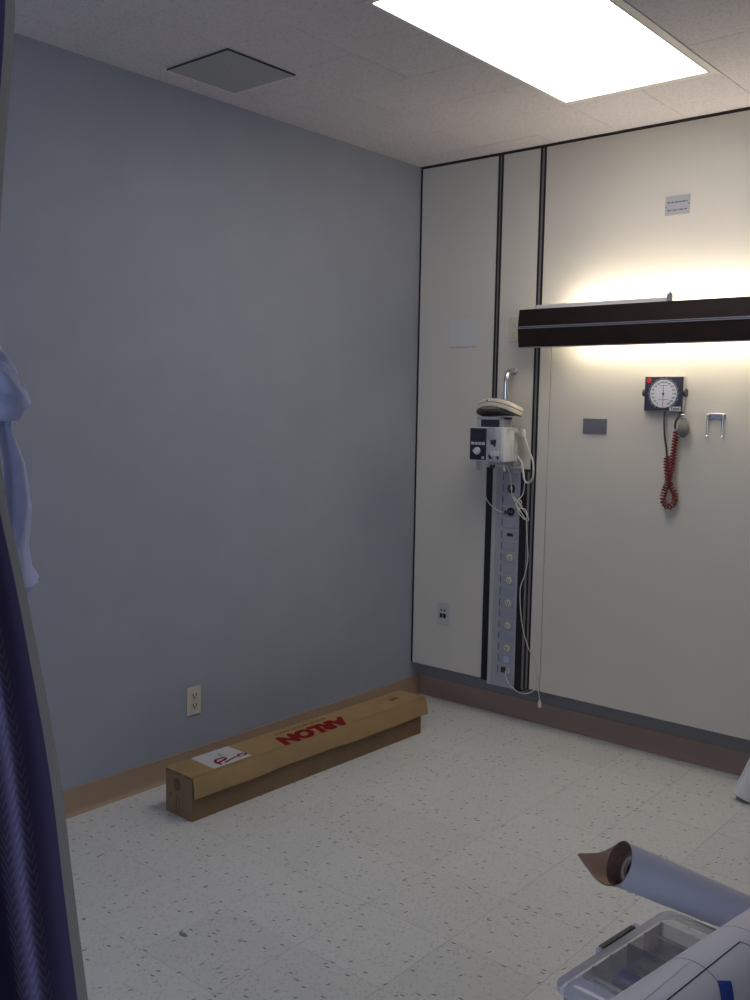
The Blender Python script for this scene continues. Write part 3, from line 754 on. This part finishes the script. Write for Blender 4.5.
MB().cyl((1.397, -.120, 1.428), (-.2, 0, 1), .006, .018, 12).build('hose_fitting', M_silver, t)
MB().lathe((1.430, -.132, 1.486), (.03, 0, -1), [(.0001, -.004), (.009, -.004), (.010, .004), (.014, .012), (.0215, .028), (.024, .045), (.0205, .062), (.012, .073), (.005, .077), (.0001, .078)], 22).build('inflation_bulb', M_bulb, t, 60)
MB().cyl((1.430, -.132, 1.488), (0, 0, 1), .0075, .018, 12).cyl((1.424, -.138, 1.500), (.9, -.3, .1), .006, .018, 12).build('release_valve', M_chrome, t, 40)
MB().box(1.418, 1.424, -.134, -.120, 1.500, gz0+.001).build('bulb_clip', M_cordd, t)

# ------------------------------------------------------------------ shipping box
BXL, BW, BH = 1.332, .154, .170
t = thing('shipping_box', 'long brown cardboard carton with red lettering lying on the floor along the wall', 'box', (.3065, -1.178, 0))
t.rotation_euler = (0, 0, 0)
BM = Matrix.Translation((.3075, -1.178, 0)) @ Matrix.Rotation(R(-0.95), 4, 'Z')
hw, hl = BW/2, BXL/2
def bx(b): return b.xform(BM)
body = MB()
th = .004
body.box(-hw, hw, -hl, hl, .0003, th)
body.box(-hw, -hw+th, -hl, hl, th, BH-.006); body.box(hw-th, hw, -hl, hl, th, BH-.006)
body.box(-hw+th, hw-th, -hl, -hl+th, th, BH-.008); body.box(-hw+th, hw-th, hl-th, hl, th, BH-.008)
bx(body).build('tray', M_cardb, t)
# lid: top panel, flared front flap with a slightly wavy edge, tucked ends
lid = MB()
def lidtop(u_, v_):
    y = -hl + .000 + v_*(BXL+.030)
    x = -hw-.002 + u_*(BW+.006)
    sag = 0.0
    return (x, y, BH-.003+sag)
def shell(b, fn, nu, nv, off):
    """thin double-sided board"""
    a_ = MB().grid(fn, nu, nv); o_ = Vector(off)
    top = [Vector(p) for p in a_.v]; n0 = len(top)
    b.add(top + [p-o_ for p in top], a_.f + [tuple(i+n0 for i in reversed(f_)) for f_ in a_.f]
       + [e for j in range(nv) for e in ((j*(nu+1), (j+1)*(nu+1), (j+1)*(nu+1)+n0, j*(nu+1)+n0), (j*(nu+1)+nu, j*(nu+1)+nu+n0, (j+1)*(nu+1)+nu+n0, (j+1)*(nu+1)+nu))]
       + [e for i in range(nu) for e in ((i, i+n0, i+1+n0, i+1), (nv*(nu+1)+i, nv*(nu+1)+i+1, nv*(nu+1)+i+1+n0, nv*(nu+1)+i+n0))])
    return b
shell(lid, lidtop, 4, 24, (0, 0, .004))
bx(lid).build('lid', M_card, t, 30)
def flap(u_, v_):
    y = -hl + .002 + v_*(BXL+.026)
    z0 = BH-.003
    drop = .077 + .002*math.sin(v_*11) + .0012*math.sin(v_*31+1)
    z = z0 - drop*u_
    x = hw+.004 + .011*u_ + .003*math.sin(u_*PI) + .006*u_*(v_**3) + .002*math.sin(v_*12)*u_
    return (x, y, z)
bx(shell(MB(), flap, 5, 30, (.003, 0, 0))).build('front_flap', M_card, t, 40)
def endtuck(u_, v_):
    x = -hw+.01 + u_*(BW-.010); return (x, hl+.027 - .004*v_, BH-.004 - v_*(.050+.01*u_))
bx(shell(MB(), endtuck, 4, 3, (0, .003, 0))).build('end_tuck', M_card, t, 30)
def endlip(u_, v_):     # raw edge of the lid over the near end, slightly torn
    x = -hw + u_*BW; return (x, -hl-.001-.002*math.sin(u_*17), BH-.006-.005*v_-.003*v_*math.sin(u_*23))
bx(shell(MB(), endlip, 10, 1, (0, -.002, 0))).build('lid_edge', M_cardin, t)
# prints on the near end
pm = lambda cx, cz: BM @ basis((cx, -hl-.0006, cz), (1, 0, 0), (0, 0, 1))
MB().prism([(math.cos(2*PI*i/20)*.022, math.sin(2*PI*i/20)*.024) for i in range(20)], 0, .0004, pm(-.010, .118)).build('round_print', M_dkprint, t)
MB().prism([(-.005, -.035), (.001, -.035), (.001, .035), (-.005, .035)], 0, .0004, pm(-.012, .046)).prism([(.011, -.035), (.016, -.035), (.016, .028), (.011, .028)], 0, .0004, pm(-.012, .046)).build('printed_bar', M_dkprint, t)
MB().prism([(-.006, -.004), (.006, -.004), (.006, .004), (-.006, .004)], 0, .0004, pm(-.048, .072)).build('printed_mark', M_dkprint, t)
# red maker lettering and web line on the lid, upside down to the room
def onlid(x, y): return BM @ basis((x, y, BH-.0025), (0, -1, 0), (1, 0, 0))
lt_ = MB()
for k_, (dx_, dy_) in enumerate(((0, 0), (.004, 0), (-.004, 0), (0, .003), (0, -.003))):
    q_ = text_mb('ARLON', .110, onlid(.030+dy_, .010+dx_), bold=.0055, shear=.28, sx=1.02); lt_.add([(a_, b_, c_+.00012*k_) for a_, b_, c_ in q_.v], q_.f)
lt_.build('maker_lettering', M_red, t)
text_mb('www.arlon.com', .036, onlid(-.040, .000), bold=.0006, sx=1.30).build('web_lettering', M_dkprint, t)
text_mb('THIS END UP', .016, onlid(-.035, .545), sx=1.1).build('stamp_lettering', M_dkprint, t)
MB().prism([(-.028, -.014), (.030, -.010), (.024, .014), (-.006, .006), (-.03, .012)], 0, .0003, onlid(-.005, .565)).build('stamp_mark', M_dkprint, t)
# paper label with red marks and a peeled corner
def LM(dz): return BM @ basis((-.006, -.462, BH-.0027+dz), (0, 1, 0), (-1, 0, 0))
lb = MB().prism([(-.094, -.073), (.094, -.070), (.094, .073), (-.088, .073)], 0, .0006, LM(0)).build('paper_label', M_label, t)
def stroke(pts, w_, name, mt):
    P = catmull([(x, y, 0) for x, y in pts], 6); b = MB()
    for i in range(len(P)-1):
        d_ = (P[i+1]-P[i]).normalized(); q = Vector((-d_.y, d_.x, 0))*w_/2
        b.add([LM(.0008) @ v for v in (P[i]-q, P[i+1]-q, P[i+1]+q, P[i]+q)], [(0, 1, 2, 3)])
    return b.build(name, mt, lb)
stroke([(-.045, -.060), (-.050, -.030), (-.030, -.008), (-.002, -.012), (.002, -.028), (-.030, -.034), (-.044, -.040)], .012, 'red_mark', M_red)
stroke([(-.028, -.056), (.005, -.046), (.040, -.038), (.052, -.040)], .009, 'red_mark', M_red)
stroke([(.056, -.050), (.060, -.028), (.086, -.030), (.088, -.046), (.066, -.044)], .010, 'red_mark', M_red)
MB().add([LM(.0015) @ Vector(p) for p in ((-.006, .0, 0), (.016, .040, 0), (.020, -.012, 0), (.004, .01, .009))], [(0, 1, 3), (1, 2, 3), (2, 0, 3)]).build('peeled_flap', mat('grey_label_flap', (.36, .36, .37), .5), lb)
stroke([(-.012, -.010), (.004, -.004), (.018, -.014)], .006, 'grey_mark', mat('grey_print', (.2, .2, .21), .6))
# faint hand-written swirls near the near end
def sw(pts):
    P = catmull([(x, y, 0) for x, y in pts], 6); b = MB()
    M2 = BM @ basis((0, -.61, BH-.0025), (0, 1, 0), (-1, 0, 0))
    for i in range(len(P)-1):
        d_ = (P[i+1]-P[i]).normalized(); q = Vector((-d_.y, d_.x, 0))*.0018
        b.add([M2 @ v for v in (P[i]-q, P[i+1]-q, P[i+1]+q, P[i]+q)], [(0, 1, 2, 3)])
    return b
sw([(-.02, -.02), (-.01, .03), (.02, .03), (.025, -.01), (.0, -.03), (-.01, .0)]).build('pen_mark', mat('pen_brown', (.27, .17, .08), .8), t)

# ------------------------------------------------------------------ table, organizer case and rolls
tz = .53
t = thing('low_table', 'low grey table under the clear organizer case', 'table', (2.9, -2.75, 0))
MB().rbox(2.385, 3.35, -3.10, -2.375, tz-.028, tz, .004, 2).build('table_top', M_table, t, 40)
for x in (2.62, 3.28):
    for y in (-3.04, -2.46): MB().cyl((x, y, .0003), (0, 0, 1), .016, tz-.0285, 14).build('leg', M_channel, t, 40)

ang = R(-7)      # case, long side along local y
CMx = Matrix.Translation((2.345, -2.317, tz)) @ Matrix.Rotation(ang, 4, 'Z')
CW, CL, CH = .245, .358, .070      # local x 0..CW, y -CL..0
t = thing('organizer_case', 'clear plastic divided organizer case with black side latch', 'storage case', tuple(CMx @ Vector((CW/2, -CL/2, 0))))
def rrect(x0, x1, y0, y1, r, n=5):
    out = []
    for cx, cy, a0 in ((x1-r, y1-r, 0), (x0+r, y1-r, 90), (x0+r, y0+r, 180), (x1-r, y0+r, 270)):
        for k in range(n+1):
            a = R(a0 + 90*k/n); out.append((cx+r*math.cos(a), cy+r*math.sin(a)))
    return out
def ringwall(levels, th_=.002):
    """closed wall lofted through (inset, z) levels"""
    b = MB(); rings = []
    for ins, z in levels:
        rings.append([(x, y, z) for x, y in rrect(ins, CW-ins, -CL+ins, -ins, .028-ins*.3)])
    n = len(rings[0])
    for r_ in rings: b.v += r_
    for j in range(len(rings)-1):
        for k in range(n): b.f.append((j*n+k, j*n+(k+1) % n, (j+1)*n+(k+1) % n, (j+1)*n+k))
    return b, n, len(rings)
b, n, m_ = ringwall([(.012, .001), (.008, .036), (.0075, .040)])
b.f.append(tuple(range(n-1, -1, -1)))
b.xform(CMx).build('tray', M_clear, t, 35)
b, n, m_ = ringwall([(.004, .040), (.000, .044), (.000, .053), (.003, .0565)])
b.xform(CMx).build('rim', M_cleart, t, 35)
b, n, m_ = ringwall([(.003, .0565), (.010, .0615), (.022, .062), (.026, .0656), (.030, .069)])
b.xform(CMx).build('lid_border', M_cleart, t, 35)
b, n, m_ = ringwall([(.030, .069), (.034, .070)])
b.f.append(tuple(range((m_-1)*n, m_*n)))
b.xform(CMx).build('lid', M_clear, t, 35)
for i in range(6):
    y = -.045 - i*.0535
    MB().box(.014, CW-.014, y-.001, y+.001, .004, .050).xform(CMx).build('divider', M_cleard, t)
MB().box(.118, .120, -CL+.014, -.014, .004, .050).xform(CMx).build('divider', M_cleard, t)
lt = MB().rbox(-.0065, .004, -.214, -.110, .042, .060, .002, 2).xform(CMx).build('latch', M_latch, t, 40)
MB().box(-.0072, -.0062, -.204, -.135, .048, .0525).xform(CMx).build('latch_rib', M_bulb, lt)
MB().rbox(-.005, .006, -.224, -.215, .044, .061, .002, 1).xform(CMx).build('latch_hinge', M_cleart, t)
MB().rbox(-.005, .006, -.109, -.100, .044, .061, .002, 1).xform(CMx).build('latch_hinge', M_cleart, t)
# tools inside the case (top-level: they lie in it)
def tool(name, label, cat, mb, mt):
    o_ = mb.xform(CMx).build(name, mt, None, 40); return tag(o_, label, cat)
tool('blue_tool', 'blue plastic tool lying inside the clear organizer case', 'tool', MB().rbox(.045, .110, -.250, -.212, .006, .044, .006, 2), M_bluetint)
tool('metal_blade', 'dark metal blade strip nearest the front of the organizer case', 'blade', MB().rbox(.022, .110, -.326, -.314, .003, .012, .002, 1), M_bulb)
tool('grey_pen', 'grey pen lying in the middle compartment of the organizer case', 'pen', MB().cyl((.022, -.176, .010), (1, 0, 0), .0055, .085, 12), M_steel)
tool('white_squeegee', 'pale squeegee card inside the organizer case near its latch corner', 'squeegee', MB().rbox(.022, .108, -.140, -.108, .003, .010, .002, 1), M_label)

tool('glint_sleeve', 'clear rounded plastic sleeve added to catch highlights inside the organizer case', 'sleeve', MB().cyl((.018, -.280, .026), (1, 0, 0), .0205, .096, 24), M_clear)  # this and the next tube are added for the glints they reflect
tool('glint_sleeve', 'small clear plastic tube added to catch highlights at the far end of the organizer case', 'sleeve', MB().cyl((.018, -.073, .022), (1, 0, 0), .0170, .090, 24), M_clear)
# big plot-paper roll lying over the case
Ab = Vector((2.5372, -2.70, tz+CH+.0602)); nb = Vector((.15496, 1, 0)).normalized(); RB = .060
eb = nb.cross(Vector((0, 0, 1)))
t = thing('plot_paper_roll', 'large white paper roll printed with black outlines and blue tape over the organizer case', 'paper roll', tuple(Ab))
def RP(s_, a, r=RB): return Ab + nb*s_ + (eb*math.cos(R(a)) + Vector((0, 0, 1))*math.sin(R(a)))*r
s0, s1 = -.42, .44
b = MB(); n = 72
for s_, r in ((s0, RB-.006), (s0, RB), (s1, RB), (s1, RB-.006)):
    for k in range(n): b.v.append(tuple(RP(s_, 360*k/n, r)))
for j in range(4):
    for k in range(n): b.f.append((j*n+k, j*n+(k+1) % n, ((j+1) % 4)*n+(k+1) % n, ((j+1) % 4)*n+k))
b.build('sheet', M_paper2, t, 40)
def rstrip(pts, w_, name, mt, r=RB+.0003):
    """printed line along (s, angle) points, laid on the paper"""
    P = [Vector((s_, R(a)*RB)) for s_, a in pts]; Q = []
    for i in range(len(P)-1):
        for k in range(10): Q.append(P[i].lerp(P[i+1], k/10))
    Q.append(P[-1]); b_ = MB()
    for i in range(len(Q)-1):
        d_ = (Q[i+1]-Q[i]).normalized(); q = Vector((-d_.y, d_.x))*w_/2
        b_.add([RP(v.x, math.degrees(v.y/RB), r) for v in (Q[i]-q, Q[i+1]-q, Q[i+1]+q, Q[i]+q)], [(0, 1, 2, 3)])
    return b_.build(name, mt, t)
rstrip([(-.30, 61.5), (-.083, 70), (.123, 77.8)], .0022, 'printed_outline', M_ink)
rstrip([(.123, 78.4), (.131, 64), (.140, 40), (.15, 0)], .0016, 'printed_outline', M_ink)
rstrip([(.019, 150), (.019, 112), (.019, 74), (.018, 40), (.018, 0)], .0015, 'printed_outline', M_inkm)
rstrip([(.156, 150), (.157, 112), (.160, 78), (.160, 30)], .0013, 'printed_outline', M_inkm)
rstrip([(-.28, 79), (-.115, 86.3), (.014, 95.8)], .0010, 'faint_line', M_inkf)
b = MB()
q4 = [(.0185, 54.6), (.0430, 45.0)]
rows = 8
for k in range(rows+1):
    f_ = k/rows
    for s_, a in ((.0185-.022*f_, 54.8-30*f_), (.0430-.018*f_, 45-30*f_)): b.v.append(tuple(RP(s_, a, RB+.0006)))
for k in range(rows): b.f.append((2*k, 2*k+1, 2*k+3, 2*k+2))
b.build('blue_tape', M_tape, t)

# white film roll leaning from the floor over the case edge
At = Vector((2.3144, -2.4628, .7153)); nt_ = Vector((.6047, .6796, -.4152)).normalized()
t = thing('film_roll', 'white vinyl film roll with brown paper inside sticking out over the floor', 'vinyl roll', tuple(At + nt_*1.64))
ut = (Vector((0, 0, 1)) - nt_*nt_.z).normalized(); wt = nt_.cross(ut)     # ut up, wt to the side
def TP(s_, a, r): return At + nt_*s_ + (ut*math.cos(R(a)) + wt*math.sin(R(a)))*r
def rt(s_): return .0395 - .006*min(1, s_/.45)
Lr = 1.625; n = 48
b = MB(); sts = [0, .05, .1, .2, .3, .45, .8, 1.2, Lr]
for s_ in sts:
    for k in range(n): b.v.append(tuple(TP(s_, 360*k/n, rt(s_))))
for j in range(len(sts)-1):
    for k in range(n): b.f.append((j*n+k, j*n+(k+1) % n, (j+1)*n+(k+1) % n, (j+1)*n+k))
b.build('film', M_paper, t, 50)
b = MB(); sts2 = [.0, .03, .06]
for s_ in sts2:
    for k in range(n): b.v.append(tuple(TP(s_, 360*k/n, rt(s_)-.0012)))
for j in range(len(sts2)-1):
    for k in range(n): b.f.append((j*n+k, (j+1)*n+k, (j+1)*n+(k+1) % n, j*n+(k+1) % n))
for k in range(n):      # raw end edge
    b.v += [tuple(TP(-.0002, 360*k/n, rt(0)+.0002)), tuple(TP(-.0002, 360*k/n, rt(0)-.0014))]
o0 = 3*n
for k in range(n): b.f.append((o0+2*k, o0+2*((k+1) % n), o0+2*((k+1) % n)+1, o0+2*k+1))
b.build('inner_liner', M_kraftdk, t, 50)
b = MB(); cofs = ut*-.010 + wt*-.004
b.lathe(At + nt_*.024, nt_, [(.0375, .004), (.030, .0), (.0235, .003), (.0235, .05)], 40, u=ut)
b.build('wound_layers', M_kraftdk, t, 50)
b = MB().lathe(At + nt_*.022 + cofs*.3, nt_, [(.0225, .05), (.0225, 0), (.0150, 0), (.0148, .006)], 32, u=ut)
b.build('core', M_core, t, 30)
MB().lathe(At + nt_*.028 + cofs*.3, nt_, [(.0148, 0), (.0146, .15), (.0001, .15)], 24, u=ut).build('core_bore_shade', M_bore, t)  # inside of the core, its shade painted in
MB().lathe(At + nt_*(Lr-.002), nt_, [(rt(1), 0), (.016, 0)], 32, u=ut).build('lower_end', M_kraftdk, t)
# loose outer wrap standing out past the end: kraft tongue curling up to a point
def outlen(a):
    pts = ((120, 0), (150, .006), (180, .018), (210, .034), (228, .050), (238, .060), (246, .042), (256, .022), (268, .010), (285, .003), (300, 0))
    for (a0, o0_), (a1, o1_) in zip(pts, pts[1:]):
        if a0 <= a <= a1: return o0_ + (o1_-o0_)*(a-a0)/(a1-a0)
    return 0
def tongue(dr):
    def fn(u_, v_):
        a = 120 + 180*u_
        return TP(.004 - (outlen(a)+.004)*v_, a, rt(0) + dr + .006*v_*max(0, math.sin(PI*u_)))
    return fn
MB().grid(tongue(-.0013), 48, 5).build('loose_kraft', M_kraft, t, 60)
MB().grid(tongue(.0004), 48, 5).build('loose_film', M_paper, t, 60)

# second roll leaning in the corner of the view, foot on the floor by the headwall
Fo = Vector((1.803, -.262, .0)); d2 = Vector((.31, .135, .90)).normalized()
t = thing('standing_film_roll', 'white roll standing on the floor leaning against the headwall', 'vinyl roll', tuple(Fo))
u2 = d2.orthogonal().normalized(); R2 = .043
low = R2*math.sqrt(1-d2.z**2)
base = Fo + Vector((0, 0, low+.0006))
MB().lathe(base, d2, [(R2-.012, .0), (R2, .0), (R2, .98), (R2-.012, .98), (R2-.012, 0)], 40).build('film', M_paper2, t, 40)
MB().lathe(base + d2*.004, d2, [(R2-.0125, 0), (R2-.016, 0), (R2-.016, .95), (R2-.0125, .95)], 28).build('core', M_kraftdk, t, 40)
MB().lathe(base + d2*.05, d2, [(R2-.016, 0), (.0001, 0)], 24).build('core_shade', M_black, t)  # black disc across the core, standing in for the shade of its hollow
side = d2.cross(Vector((0, 1, 0))).normalized(); front = side.cross(d2).normalized()
if front.y > 0: front = -front
eo = (-side if side.x > 0 else side)*math.cos(R(42)) + front*math.sin(R(42))
MB().add([base+eo*(R2+.0004)+d2*.02, base+eo*(R2+.0004)+d2*.97, base+eo*(R2-.001)+front*.0025+d2*.97, base+eo*(R2-.001)+front*.0025+d2*.02], [(0, 1, 2, 3)]).build('film_edge', M_bulb, t)

# ------------------------------------------------------------------ privacy curtain close to the camera
edge = [(2.69, 1.905, -3.348), (2.40, 1.907, -3.352), (1.989, 1.916, -3.361), (1.918, 1.9175, -3.368), (1.82, 1.918, -3.380), (1.715, 1.921, -3.390), (1.57, 1.926, -3.404), (1.417, 1.943, -3.409),
        (1.32, 1.969, -3.399), (1.20, 1.9965, -3.3915), (1.06, 2.0275, -3.3835), (.917, 2.0505, -3.3825), (.80, 2.0715, -3.3795), (.60, 2.100, -3.376), (.30, 2.130, -3.372)]
def edge_at(z):
    for (z1, x1, y1), (z0, x0, y0) in zip(edge, edge[1:]):
        if z0 <= z <= z1:
            k = (z-z0)/(z1-z0); return Vector((x0+(x1-x0)*k, y0+(y1-y0)*k, z))
    return Vector((edge[-1][1], edge[-1][2], z))
def smooth_edge(z):
    p_ = Vector((0, 0, 0)); wsum = 0
    for dz in (-.06, -.03, 0, .03, .06):
        q = edge_at(min(2.69, max(.30, z+dz))); p_ += Vector((q.x, q.y, 0)); wsum += 1
    p_ /= wsum; return Vector((p_.x, p_.y, z))
Dc = Vector((-.55, -.835, 0)); Nc = Vector((.835, -.55, 0))
CWD = .62
def csurf(s_, z):
    """s_ metres from the leading edge"""
    e_ = smooth_edge(z)
    gather = 1 - .25*math.exp(-((z-1.55)/.35)**2)
    k0 = min(1, max(0, (s_-.022)/.045)); amp = .030*k0*k0*(3-2*k0)
    wav = math.sin(s_*2*PI/.115 - .5 + .35*math.sin(z*2.3)) + .35*math.sin(s_*2*PI/.052 + z*1.7)
    off = amp*wav + .10*s_*math.exp(-s_/.06)
    return e_ + Dc*(s_*gather) + Nc*off
t = thing('privacy_curtain', 'dark purple woven privacy curtain with beige hem hanging close at the left', 'curtain', tuple(smooth_edge(.3)))
MB().grid(lambda u_, v_: csurf(.010 + u_*(CWD-.010), .30 + v_*2.38), 150, 110).build('fabric', M_curt, t, 60)
hb = MB()
def hemf(off):
    return lambda u_, v_: csurf(u_*.0115, .30 + v_*2.38) + Nc*off
shell(hb, lambda u_, v_: csurf(u_*.0115, .30 + v_*2.38) + Nc*.0012, 3, 110, Nc*.0024)
hb.build('hem', M_hem, t, 60)
tr = thing('curtain_track', 'white curtain track fixed to the ceiling above the purple curtain', 'curtain track', (1.9, -3.352, H))
pa, pb = Vector((1.93, -3.305, H-.0125)), Vector((1.52, -3.93, H-.0125))
MB().tube([pa, pb], .012, 4).build('rail', M_frame, tr)
pc, pd = Vector((1.35, -3.02, H-.0125)), Vector((1.35, -3.75, H-.0125))
tr2 = thing('curtain_track', 'white curtain track fixed to the ceiling above the knotted blue cloth', 'curtain track', tuple(pc))
MB().tube([pc, pd], .012, 4).build('rail', M_frame, tr2)

# ------------------------------------------------------------------ knotted light blue curtain behind it
K = Vector((1.393, -3.135, 1.535))
ca, cb = Vector((.7637, .6454, 0)).normalized(), Vector((-.645, .764, 0)).normalized()    # across the view, away
t = thing('knotted_curtain', 'light blue curtain tied in a knot hanging at the left edge', 'curtain', (K.x, K.y, 1.17))
def pleat_loft(levels, n=72):
    """levels: (z, cx, cy, rx, ry, pleat, phase) offsets from K in (across, away)"""
    b = MB(); cols = []
    L_ = []
    for i in range(len(levels)-1):
        for k in range(6):
            f_ = k/6; f_ = f_*f_*(3-2*f_)
            L_.append([a0 + (a1-a0)*f_ for a0, a1 in zip(levels[i], levels[i+1])])
    L_.append(list(levels[-1]))
    for z, cx, cy, rx, ry, pl, ph in L_:
        for k in range(n):
            q = 2*PI*k/n
            rr = 1 + pl*(math.sin(q*5+ph) + .6*math.sin(q*9+ph*1.7+1) + .3*math.sin(q*14+2+ph*.6))
            p_ = K + ca*(cx + math.cos(q)*rx*rr) + cb*(cy + math.sin(q)*ry*rr); p_.z = z
            b.v.append(tuple(p_))
    m__ = len(L_)
    for j in range(m__-1):
        for k in range(n): b.f.append((j*n+k, j*n+(k+1) % n, (j+1)*n+(k+1) % n, (j+1)*n+k))
    b.f.append(tuple(range(n-1, -1, -1))); b.f.append(tuple(range((m__-1)*n, m__*n)))
    return b
pleat_loft([(2.68, -.04, 0, .035, .16, .12, .0), (2.2, -.035, 0, .024, .08, .14, .4), (1.75, -.02, 0, .020, .03, .14, 1.0), (1.62, -.012, 0, .024, .030, .12, 1.4), (1.56, 0, 0, .030, .030, .08, 1.6)]).build('gathered_top', M_bluec, t, 70)
pleat_loft([(1.500, .0, 0, .040, .040, .10, 1.0), (1.460, .004, 0, .036, .042, .13, 1.3), (1.40, .008, 0, .054, .055, .10, 1.6), (1.32, .012, 0, .060, .075, .10, 2.0), (1.25, .010, 0, .056, .085, .10, 2.3), (1.205, .010, 0, .060, .09, .10, 2.5), (1.182, .013, 0, .070, .095, .09, 2.7), (1.155, .006, 0, .060, .09, .10, 2.8)]).build('hanging_tail', M_bluec, t, 70)
def band(pts, rx, ry, ph):
    """thick folded band of cloth following a path, oval and creased"""
    P = catmull(pts, 10); b = MB(); n = 28; N_ = len(P)
    for i in range(N_):
        tg = (P[min(i+1, N_-1)]-P[max(i-1, 0)]).normalized()
        outw = (P[i]-K); outw = (outw - tg*outw.dot(tg)).normalized(); sd = tg.cross(outw)
        e_ = math.sin(PI*min(1, max(0.0, (i+.5)/N_)))**.35
        for k in range(n):
            q = 2*PI*k/n; cr = 1 + .07*math.sin(q*6+ph+i*.10) + .05*math.sin(q*11+i*.2)
            b.v.append(tuple(P[i] + (outw*math.cos(q)*rx + sd*math.sin(q)*ry)*cr*e_))
    for j in range(N_-1):
        for k in range(n): b.f.append((j*n+k, j*n+(k+1) % n, (j+1)*n+(k+1) % n, (j+1)*n+k))
    b.f.append(tuple(range(n-1, -1, -1))); b.f.append(tuple(range((N_-1)*n, N_*n)))
    return b
def kp(a, d_, z): v = K + ca*a + cb*d_; v.z = K.z + z; return v
kn = MB()
for bnd in (band([kp(-.035, -.025, .062), kp(.005, -.035, .045), kp(.036, -.032, .010), kp(.046, -.005, -.022), (kp(.030, .030, -.030)), kp(-.01, .04, -.02)], .026, .030, 0),
            band([kp(-.050, -.030, -.005), kp(-.01, -.046, -.014), kp(.030, -.036, -.026), kp(.050, -.002, -.030), kp(.030, .036, -.02), kp(-.02, .046, 0), kp(-.05, .02, .01)], .024, .032, 1.2),
            band([kp(-.03, .01, .060), kp(-.012, -.018, .058), kp(-.010, -.042, .02), kp(-.022, -.048, -.03), kp(-.02, -.02, -.06)], .022, .020, 2.0),
            band([kp(-.05, -.02, .085), kp(-.015, -.03, .078), kp(.018, -.026, .058), kp(.03, .0, .03), kp(.01, .03, .02)], .022, .026, 4.0),
            band([kp(.0, .0, .05), kp(.022, -.010, .040), kp(.038, -.008, .012), kp(.035, .01, -.02)], .024, .026, 3.1)):
    kn.add(bnd.v, bnd.f)
kn.build('knot', M_bluec, t, 70)

# ------------------------------------------------------------------ little marks
o = MB().prism([(math.cos(2*PI*i/14)*(.016+.004*math.sin(i*2.1)), math.sin(2*PI*i/14)*(.008+.002*math.sin(i*3.3))) for i in range(14)], 0, .0003, Matrix.Translation((.940, -2.337, .0002))).build('floor_scuff', mat('scuff_grey', (.20, .20, .19), .6))
tag(o, 'dark grey scuff mark on the pale floor in front of the carton', 'floor mark')
